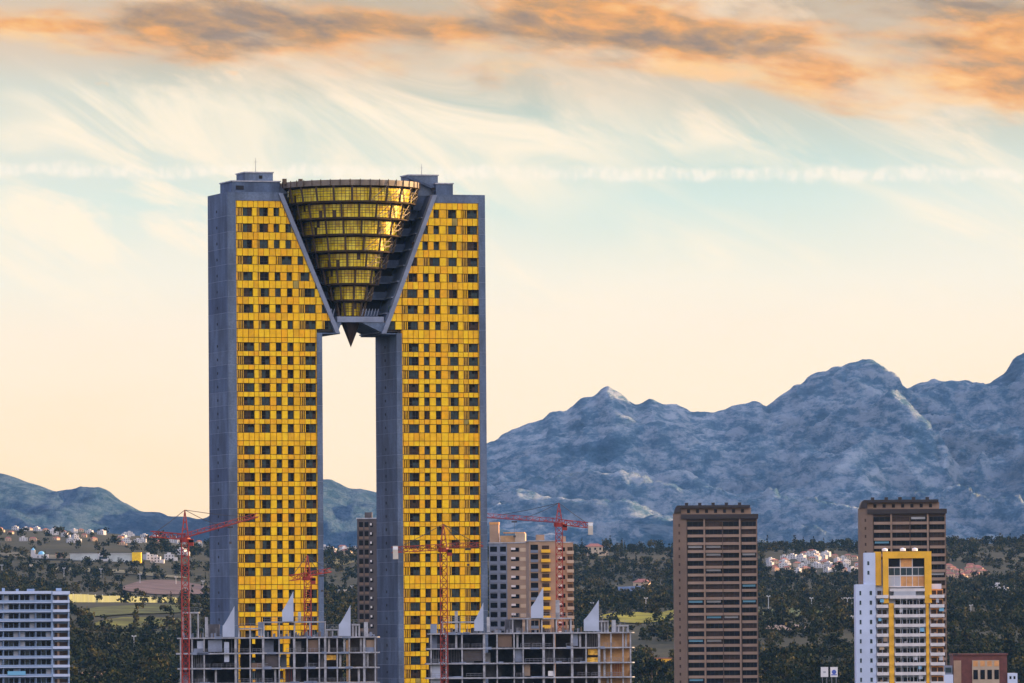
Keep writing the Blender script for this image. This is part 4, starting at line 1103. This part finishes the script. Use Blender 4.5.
simple_block('apartment_block', 'dark slab apartment block seen in the gap between the golden legs', 357, 381, 2350, 519, 14, 'dark_wall',
             [(359, 363, 'log', 'brown_wall'), (364.5, 368.5, 'log', 'brown_wall'), (370, 373, 'win', None)], 3.0, R(-2), 18)

def low_block():
    Y = 2380; s = Y / F; px0 = 953; org = P(px0, 655.5, Y); gz = terrain(org.x, Y) - 3; H = org.z - gz
    root = thing('office_building', 'low dark red building with sunlit orange windows at the lower right', 'building', (org.x, Y, gz), R(1))
    m = MB(); m.box(0, 54 * s, 0, 14, 0, H, 'brick_dark'); m.build('wall', root)
    m = MB(); m.box(-.3, 55 * s, -.4, 14.3, H, H + .6, 'brick_dark'); m.box(0, 5 * s, -.45, -.4, H + .1, H + .5, 'roof_dark'); m.build('roof', root)
    m = MB(); m.box(19 * s, 46 * s, -.5, -.01, 0, H - 5 * s, 'beige_light'); m.box(0.5 * s, 8 * s, -.3, -.01, 0, H - 5 * s, 'peach_wall'); m.build('front_panel', root)
    for k, x in enumerate((20, 27, 34, 41)):
        m = MB(); m.box(x * s, (x + 4.6) * s, -.58, -.5, H - 11 * s, H - 5.5 * s, 'orange_wall_and_sun'); m.build('window', root)  # orange panes hold the low sun in their colour
        m = MB(); m.box(x * s, (x + 4.6) * s, -.58, -.5, H - 24 * s, H - 14.5 * s, GLASS[0]); m.build('window', root)
    m = MB(); m.box(54.2 * s, 64 * s, -1, 9, 0, H - 18 * s, 'white_wall'); m.box(56 * s, 58 * s, -1.05, -1, H - 24 * s, H - 21 * s, GLASS[0]); m.box(60 * s, 62 * s, -1.05, -1, H - 24 * s, H - 21 * s, GLASS[0]); m.build('annex', root)
    m = MB(); m.box(-10 * s, -.4 * s, -1.5, 8, 0, H - 19 * s, 'white_wall'); m.box(-10 * s, -1 * s, -1.2, 8, H - 19 * s, H - 10 * s, 'grey_wall'); m.box(-8 * s, -2 * s, -1.3, -1.2, H - 17 * s, H - 12 * s, GLASS[1]); m.build('annex', root)
low_block()

# ------------------------------------------------------------------ houses
def house_proto(kind, rnd):
    wall = ['house_white', 'house_cream', 'house_white', 'house_warm'][kind % 4]
    w, d, h = rnd.uniform(8, 13), rnd.uniform(7, 10), rnd.uniform(3.2, 7)
    root = bpy.data.objects.new('house', None); COL.objects.link(root)
    m = MB(); m.box(-w / 2, w / 2, -d / 2, d / 2, -3, h, wall)
    if kind % 3 == 1: m.box(w / 2, w / 2 + 4, -d / 4, d / 2, -3, h * .55, wall)
    m.build('wall', root)
    m = MB()
    if kind % 2: 
        m.v = []; e = .5
        a = [(-w / 2 - e, -d / 2 - e, h), (w / 2 + e, -d / 2 - e, h), (w / 2 + e, d / 2 + e, h), (-w / 2 - e, d / 2 + e, h), (-w / 2 + d / 3, 0, h + 2.1), (w / 2 - d / 3, 0, h + 2.1)]
        for f in ((0, 1, 5, 4), (2, 3, 4, 5), (1, 2, 5), (3, 0, 4), (3, 2, 1, 0)): m.face([a[i] for i in f], 'roof_red')
    else: m.box(-w / 2 - .1, w / 2 + .1, -d / 2 - .1, d / 2 + .1, h, h + .5, wall); m.box(-w / 5, w / 6, -1, 2, h + .5, h + 2.4, wall)
    m.build('roof', root)
    n = 3 if w > 10 else 2
    for fz in ([0.9] if h < 5 else [.9, 4.0]):
        for k in range(n):
            m = MB(); x = -w / 2 + w * (k + .5) / n; m.box(x - .65, x + .65, -d / 2 - .06, -d / 2 + .1, fz, fz + 1.5, GLASS[0]); m.box(x - .75, x + .75, -d / 2 - .14, -d / 2 - .061, fz - .15, fz, wall); m.build('window', root)
    return root
rh = random.Random(21)
HP = [house_proto(k, rh) for k in range(8)]
HUSED = [False] * 8
def put_house(px, py, k, label, group, scale=1.0, rz=None):
    g_ = ground(px, py)
    if not HUSED[k]: o = HP[k]; HUSED[k] = True
    else: o = dup(HP[k])
    o['label'] = label; o['category'] = 'house'
    if group: o['group'] = group
    elif 'group' in o: del o['group']
    o.location = g_; o.rotation_euler = (0, 0, rz if rz is not None else rh.uniform(-.7, .7)); o.scale = (scale,) * 3
    return g_
HOUSES = []
def cluster(n, box, label, group, sc, kinds=None, shape=None):
    tries = 0; c = 0; pl = []
    while c < n and tries < 4000:
        tries += 1; px = rh.uniform(box[0], box[1]); py = rh.uniform(box[2], box[3])
        if shape and not shape(px, py): continue
        g_ = ground(px, py)
        if any((g_.x - q.x) ** 2 + ((g_.y - q.y) * .35) ** 2 < (11 * sc) ** 2 for q in pl): continue
        k = rh.choice(kinds or range(8)); pl.append(put_house(px, py, k, label, group, sc)); c += 1
    HOUSES.extend(pl)
cluster(60, (768, 862, 553, 573), 'small pale house in the dense village on the hill right of the lone brown tower', 'houses of the hilltop village', .52,
        [0, 2, 4, 6, 1, 3], lambda x, y: y > 553 + abs(x - 815) * .17)
cluster(18, (946, 984, 568, 578), 'small sunlit house on the ridge just right of the white and yellow tower', 'houses on the ridge at the right', .6, [3, 1, 7, 5])
cluster(7, (984, 1024, 572, 604), 'white house among trees at the right edge of the town', 'houses at the right edge', .7, [0, 2, 6])
cluster(54, (-20, 208, 527, 547), 'pale house in the row of houses along the left ridge', 'houses along the left ridge', .52, None, lambda x, y: abs(y - (533 + x * .03)) < 9)
cluster(12, (324, 357, 538, 556), 'white house on the slope seen in the gap between the golden legs', 'houses seen between the golden legs', .8, [0, 2, 4, 1])
cluster(4, (146, 185, 553, 563), 'pale house below the left ridge', 'houses below the left ridge', .7, [0, 1, 4])
HOUSES.append(put_house(594, 556, 1, 'pale house with red tiled roof peeping from the trees right of the bright red crane', None, 1.3, 0.2))
HOUSES.append(put_house(642, 588, 5, 'white villa with red tiled roof among dark trees left of the lone brown tower', None, 1.25, -.2))
HOUSES.append(put_house(697, 562, 2, 'small white house hidden behind the lone brown tower', None, .8, .3))
HOUSES.append(put_house(788, 597, 3, 'low pale house in the trees below the hilltop village', None, .8, .1))

def villa_yellow():
    p = ground(660, 671); s = p.y / F
    root = thing('villa', 'bright yellow villa with arched openings at the foot of the lone brown tower', 'house', p, .1)
    m = MB(); m.box(-5, 5, -3, 4, -3, 5.6, 'ochre_wall'); m.box(5, 7.2, -2, 4, -3, 4.4, 'ochre_wall'); m.build('wall', root)
    m = MB(); m.box(-5.3, 5.3, -3.3, 4.3, 5.6, 6, 'roof_red'); m.box(5.05, 7.4, -2.2, 4.2, 4.4, 4.7, 'roof_red'); m.build('roof', root)
    for x in (-3.2, .3, 3.4, 6.1):
        m = MB(); pts = [(x - .7, .2), (x + .7, .2), (x + .7, 1.6)] + [(x + .7 * math.cos(t), 1.6 + .7 * math.sin(t)) for t in [math.pi * k / 8 for k in range(1, 8)]] + [(x - .7, 1.6)]
        m.prism(pts, -3.08 if x < 5 else -2.08, -2.9 if x < 5 else -1.9, GLASS[2]); m.build('arched_window', root)
        if x < 5: m = MB(); m.box(x - .5, x + .5, -3.07, -2.9, 3.2, 4.6, GLASS[0]); m.build('window', root)
    HOUSES.append(p)
villa_yellow()
def long_hall():
    p = ground(70, 560); e = ground(132, 560); root = thing('hall', 'long low white hall with a bright yellow end block below the left ridge', 'hall', p, 0)
    s = p.y / F; L = 62 * s
    m = MB(); m.box(0, L * .45, 0, 14, -3, 4.6, 'net_white'); m.box(L * .45, L * .62, -1, 14, -3, 5.2, 'house_white'); m.box(L * .62, L, .2, 14, -3, 4.4, 'net_white'); m.build('wall', root)
    m = MB(); m.box(L, L + 9 * s, -1, 12, -3, 5.6, YEL[2]); m.build('end_block', root)
    m = MB(); m.box(-.4, L * .45 - .1, -.3, 14.3, 4.6, 5, 'house_white'); m.box(L * .62 + .1, L - .1, -.3, 14.3, 4.4, 4.9, 'house_white'); m.build('roof', root)
    m = MB(); m.box(L * .47, L * .60, -1.06, -.9, .6, 2.6, GLASS[1]); m.build('window', root)
    p = ground(39, 559); root = thing('villa', 'white villa with a blue dome and tower left of the long low hall', 'house', p, 0)
    s = p.y / F
    m = MB(); m.box(-8 * s, -4 * s, 0, 4, -3, 9 * s, 'house_white'); m.box(-4 * s, 9 * s, 0, 9, -3, 4.5 * s, 'house_white'); m.build('wall', root)
    m = MB(); r = 3.4 * s; m.lathe([(r * math.cos(t), 4.5 * s + r * math.sin(t)) for t in [math.pi / 2 * k / 7 * .99 for k in range(8)]], 16, 'awning_blue', 2 * s, 4.5); m.build('dome', root, True)
    m = MB(); m.lathe([(2.2 * s, 9 * s), (0.05, 11.5 * s)], 8, 'awning_blue', -6 * s, 2); m.build('roof', root)
    for x in (-1, 3, 7): m = MB(); m.box(x * s - .4, x * s + .4, -.06, .1, 1, 2.6, GLASS[0]); m.build('window', root)
    p = ground(60, 559); root = thing('shed', 'small orange shed between the blue domed villa and the long low hall', 'shed', p, 0)
    m = MB(); m.box(-3.5, 2.4, 0, 5, -3, 3.9, 'peach_wall'); m.build('wall', root); m = MB(); m.box(-3.8, 2.7, -.3, 5.3, 3.9, 4.3, 'roof_red'); m.build('roof', root)
    m = MB(); m.box(-1.5, 0, -.06, .1, 0, 2.2, GLASS[2]); m.build('door', root)
long_hall()
def net_wall():
    a = ground(66, 603); b = ground(212, 601)
    root = thing('fence', 'long pale green golf range wall with posts crossing the slope left of the tower', 'wall', (a.x, a.y, a.z), math.atan2(b.y - a.y, b.x - a.x))
    L = math.hypot(b.x - a.x, b.y - a.y); h = 9 * a.y / F; n = 22
    m = MB()
    for k in range(n): m.box(L * k / n + .15, L * (k + 1) / n - .15, 0, .3, -4, h * (1 + .04 * math.sin(k)), 'net_green')
    m.build('panel', root)
    for k in range(n + 1): m = MB(); m.box(L * k / n - .15, L * k / n + .15, -.1, .4, -4, h + .5, 'net_white'); m.build('post', root)
    # pool terrace wall near the villa
    a = ground(617, 590); b = ground(646, 594); root = thing('wall', 'long white terrace wall below the white villa with red roof', 'wall', a, math.atan2(b.y - a.y, b.x - a.x))
    L = math.hypot(b.x - a.x, b.y - a.y); m = MB(); m.box(0, L, 0, .5, -2, 2.2, 'pale_blue_wall'); m.box(-.1, L + .1, -.08, .58, 2.2, 2.4, 'house_white'); m.build('wall', root)
net_wall()
# floodlight poles
def poles():
    m = MB(); m.bar((0, 0, -2), (0, 0, 1), .42, 'pole_grey', .16); 
    spots = [(2, 574, 9), (31, 574, 9), (64, 577, 9), (101, 578, 9), (140, 584, 10), (176, 585, 8), (134, 652, 16), (176, 628, 9), (646, 610, 12), (768.5, 610, 14), (811.5, 611, 13), (843, 609, 11), (847.5, 609, 11), (852, 610, 12),
             (971, 613, 8), (853, 626, 10), (592, 612, 9), (338, 600, 10), (345, 602, 12), (352, 597, 11), (203, 590, 9)]
    proto = None
    for px, py, hp in spots:
        g_ = ground(px, py); h = hp * g_.y / F
        side = 'left of the golden tower' if px < 210 else ('in the gap between the golden legs' if px < 360 else ('right of the bright red crane' if px < 670 else ('just right of the lone brown tower' if px < 860 else 'right of the white and yellow tower')))
        r_ = thing('floodlight_pole', 'pale floodlight pole among the trees ' + side, 'pole', g_, rh.uniform(-.3, .3), 'floodlight poles ' + side)
        a = MB(); a.bar((0, 0, -2), (0, 0, h), .42, 'pole_grey', .25); a.build('post', r_)
        a = MB(); a.bar((-1.1, 0, h - .3), (1.1, 0, h - .3), .22, 'pole_grey'); a.build('crossarm', r_)
        for x in (-.8, .8): a = MB(); a.box(x - .35, x + .35, -.3, .3, h - .15, h + .35, 'pole_grey'); a.build('lamp', r_)
poles()
def signs():
    for k, (px, lab) in enumerate(((824.5, 'white hoarding with small grey mark, left one of the pair below the hilltop village'), (834, 'white hoarding panel with a blue mark, right one of the pair below the hilltop village'))):
        Yd = 2850; p = P(px, 672, Yd); gz = terrain(p.x, Yd); s = Yd / F
        z0 = P(px, 677, Yd).z; z1 = P(px, 667, Yd).z
        root = thing('billboard', lab, 'billboard', (p.x, Yd, gz), (-.05, .12)[k])
        m = MB(); w = 3.7 * s; m.box(-w, w, -.1, .1, z0 - gz, z1 - gz, 'sign_white'); m.build('panel', root)
        m = MB(); zc = (z0 + z1) / 2 - gz
        if k: m.lathe([(0.01, 0), (.9, 0)], 10, 'sign_blue'); m.v = [(v[0], -.13, v[1] + zc) for v in m.v]; m.box(-1.1, 1.1, -.14, -.11, zc - 1.3, zc - .9, 'sign_blue')
        else: m.box(-.5, .5, -.13, -.11, zc - .4, zc + .3, 'blind')
        m.build('emblem', root)
        for x in (-w * .6, w * .6): m = MB(); m.box(x - .12, x + .12, .11, .35, -1, z1 - gz, 'rail'); m.build('post', root)
signs()

# ------------------------------------------------------------------ trees
def crown_geo(kind, rnd, n):
    """leaf-clump faces spread through several lobes; returns verts (n*4,3)"""
    V = []; lobes = []
    if kind == 'pine':
        H = 7.5; 
        for k in range(9): a = rnd.uniform(0, 6.28); r = rnd.uniform(0, 2.6); lobes.append((r * math.cos(a), r * math.sin(a), rnd.uniform(4.0, 6.4) - r * .25, rnd.uniform(1.0, 1.7), .65))
    elif kind == 'bush':
        for k in range(8): a = rnd.uniform(0, 6.28); r = rnd.uniform(0, 2.2); lobes.append((r * math.cos(a), r * math.sin(a), rnd.uniform(1.2, 4.2) - r * .3, rnd.uniform(1.1, 1.9), .9))
    elif kind == 'cypress':
        for k in range(9): lobes.append((rnd.uniform(-.15, .15), rnd.uniform(-.15, .15), .9 + k * 1.0, .95 * (1 - k / 10.5), 1.1))
    tot = sum(l[3] ** 2 for l in lobes)
    for (cx, cy, cz, r, fl) in lobes:
        for _ in range(max(3, int(n * r * r / tot))):
            d = Vector((rnd.gauss(0, 1), rnd.gauss(0, 1), rnd.gauss(0, 1))).normalized() * r * rnd.uniform(.55, 1.08)
            c = Vector((cx + d.x, cy + d.y, cz + d.z * fl)); s = rnd.uniform(.28, .62) * (1.2 if n < 120 else 1)
            a = Vector((rnd.gauss(0, 1), rnd.gauss(0, 1), rnd.gauss(0, 1))).normalized(); b = a.orthogonal().normalized(); e = a.cross(b)
            V += [c + b * s, c + e * s * .8, c - b * s, c - e * s * .8]
    return V
def tree_proto(kind, seed, n):
    rnd = random.Random(seed); root = bpy.data.objects.new(dict(pine='pine_tree', bush='broadleaf_tree', cypress='cypress_tree')[kind], None); COL.objects.link(root)
    V = crown_geo(kind, rnd, n); m = MB(); m.v = [tuple(v) for v in V]; nf = len(V) // 4
    m.f = [(4 * i, 4 * i + 1, 4 * i + 2, 4 * i + 3) for i in range(nf)]; m.mats = [FOL[0], FOL[1], FOL[2]] if kind != 'cypress' else [FOL[3], FOL[0], FOL[0]]
    z = [v.z for v in V[::4]]; m.mi = [rnd.choices([0, 1, 2], [.55, .33, .12])[0] for _ in range(nf)]
    m.build('crown', root)
    t = MB(); h = dict(pine=4.8, bush=2.5, cypress=2)[kind]; p = Vector((0, 0, -1.2))
    q = Vector((rnd.uniform(-.3, .3), 0, h * .6)); t.bar(p, q, .42, 'bark', .28); top = Vector((rnd.uniform(-.5, .5), .2, h)); t.bar(q, top, .28, 'bark', .14)
    for k in range(4): a = rnd.uniform(0, 6.28); t.bar(q + (top - q) * .3 * (k % 3), Vector((1.6 * math.cos(a), 1.6 * math.sin(a), h * .95)), .16, 'bark', .07)
    t.build('trunk', root); return root
protos = {'pine': [tree_proto('pine', s, 260) for s in (1, 2)], 'bush': [tree_proto('bush', s, 260) for s in (3, 4, 5)], 'cypress': [tree_proto('cypress', 6, 170)]}
def open_land(px, py):
    """parts of the picture where the ground is fairway, soil or wall and stays free of trees"""
    boxes = [(70, 182, 604.5, 618), (92, 184, 617, 631), (110, 186, 632, 640), (598, 677, 611, 634), (122, 212, 579, 604), (66, 122, 592, 604), (72, 130, 671, 684), (757, 812, 621, 632), (30, 142, 549, 561), (606, 652, 580, 596), (650, 672, 652, 675), (816, 842, 664, 680)]
    return any(a < px < b and c < py < d for a, b, c, d in boxes)
def topix(p):
    q = CR3.transposed() @ (Vector(p) - CP); return 512 + F * q.x / -q.z, 341.5 - F * q.y / -q.z
rt = random.Random(77); spots = []
hx = [(h.x, h.y) for h in HOUSES]
Yc = 2880.0
for _ in range(90000):
    u = rt.random(); Y = 2880 * (6850 / 2880) ** (u ** .9)
    x = rt.uniform(-.115, .115) * Y
    n = nz(x, Y, 170, 44) + .6 * nz(x, Y, 60, 12)
    dens = .70 + .9 * n + (.4 if Y < 3500 else 0)
    if rt.random() > dens * .75: continue
    z = terrain(x, Y); px, py = topix((x, Y, z + 1))
    if open_land(px, py) and rt.random() < .93: continue
    # thin out in front of the village houses
    inv = (766 < px < 864 and 553 < py < 574) or (944 < px < 984 and 566 < py < 578) or (0 < px < 208 and 527 < py < 548) or (323 < px < 358 and 538 < py < 556)
    if inv and rt.random() < .90: continue
    if any(abs(x - a) < 8 and -50 < Y - b < 7 for a, b in hx): continue
    spots.append((Y, x, z, px, py))
    if len(spots) > 21000: break
spots.sort()
kinds = ['pine', 'bush', 'bush', 'cypress']
used = {}
zones = [(-60, 180, 'left of the golden tower'), (180, 360, 'behind the golden legs'), (360, 672, 'between the golden tower and the lone brown tower'), (672, 858, 'just right of the lone brown tower'), (858, 1100, 'right of the white and yellow tower')]
kn = dict(pine=('dark pine tree', 'pine'), bush=('dark bushy broadleaf tree', 'tree'), cypress=('slim dark cypress', 'cypress'))
inframe = [s for s in spots if -5 < s[3] < 1029 and s[4] < 690 and not (209 < s[3] < 322 or 376 < s[3] < 488 or 673 < s[3] < 757 or 859 < s[3] < 944)]
indiv = set(inframe[:290])
cnt = 0
rest_pts = []
for s in spots:
    Y, x, z, px, py = s
    k = rt.choices(kinds, [.35, .3, .3, .05])[0]; sc = rt.uniform(.55, 1.0) * rt.choice([1, 1.2, 1.5, 1.9]) * (1.0 if Y < 4500 else 1.0)
    if s in indiv:
        i = rt.randrange(len(protos[k])); pr = protos[k][i]
        o = pr if not used.get((k, i)) else dup(pr); used[(k, i)] = True
        zn = [q[2] for q in zones if q[0] <= px < q[1]][0]
        o['label'] = '%s in the wood %s' % (kn[k][0], zn); o['category'] = kn[k][1]; o['group'] = '%ss in the wood %s' % (kn[k][0], zn)
        o.location = (x, Y, z); o.rotation_euler = (0, 0, rt.uniform(0, 6.28)); o.scale = (sc * rt.uniform(.9, 1.2), sc, sc)
    else: rest_pts.append((x, Y, z, k, sc))
for k, l in protos.items():
    for i, pr in enumerate(l):
        if not used.get((k, i)):
            for ch in list(pr.children): bpy.data.objects.remove(ch)
            bpy.data.objects.remove(pr)
# the remaining far wood as one mass
lib = {}
for k in ('pine', 'bush', 'cypress'):
    lib[k] = [np.array([tuple(v) for v in crown_geo(k, random.Random(100 + j), 100)]) for j in range(4)]
VV = []; MI = []
rs = np.random.RandomState(4)
for (x, Y, z, k, sc) in rest_pts:
    A = lib[k][rs.randint(4)]; a = rs.uniform(0, 6.28); c, s_ = math.cos(a), math.sin(a)
    B = np.empty_like(A); B[:, 0] = (A[:, 0] * c - A[:, 1] * s_) * sc + x; B[:, 1] = (A[:, 0] * s_ + A[:, 1] * c) * sc + Y; B[:, 2] = A[:, 2] * sc + z - .3
    sp_ = .5 + .9 * nz(x, Y, 130, 71); VV.append(B); w = rs.choice(3, p=[.62, .28, .10] if sp_ < .62 else [.25, .35, .40]); t = rs.rand(len(A) // 4)
    MI.append(np.where(t < .7, w, rs.randint(0, 3, len(A) // 4)))
VV = np.concatenate(VV); MI = np.concatenate(MI); nf = len(VV) // 4
me = bpy.data.meshes.new('wood'); me.vertices.add(len(VV)); me.vertices.foreach_set('co', VV.ravel())
me.loops.add(nf * 4); me.loops.foreach_set('vertex_index', np.arange(nf * 4)); me.polygons.add(nf)
me.polygons.foreach_set('loop_start', np.arange(nf) * 4); me.polygons.foreach_set('loop_total', np.full(nf, 4))
for q in (0, 1, 2): me.materials.append(FOL[q])
me.polygons.foreach_set('material_index', MI.astype(np.int32)); me.update(calc_edges=True)
o = bpy.data.objects.new('wood', me); COL.objects.link(o)
o['kind'] = 'stuff'; o['label'] = 'dense dark wood covering the hillsides beyond the town'; o['category'] = 'wood'

# ------------------------------------------------------------------ haze: one closed box of even, thin air
def haze():
    m = bpy.data.materials.new('haze'); m.use_nodes = True; nt = m.node_tree; nt.nodes.clear()
    out = nt.nodes.new('ShaderNodeOutputMaterial'); v = nt.nodes.new('ShaderNodeVolumePrincipled')
    v.inputs['Color'].default_value = (.20, .48, .98, 1); v.inputs['Density'].default_value = 0.95e-5; v.inputs['Anisotropy'].default_value = 0.0
    nt.links.new(v.outputs[0], out.inputs['Volume'])
    mb = MB(); MATS['haze'] = m; mb.box(-12500, 12500, -3300, 16600, -40, 1150, 'haze'); o = mb.build('haze'); o['kind'] = 'stuff'
    o['label'] = 'thin blue evening haze over the whole view'; o['category'] = 'haze'
haze()
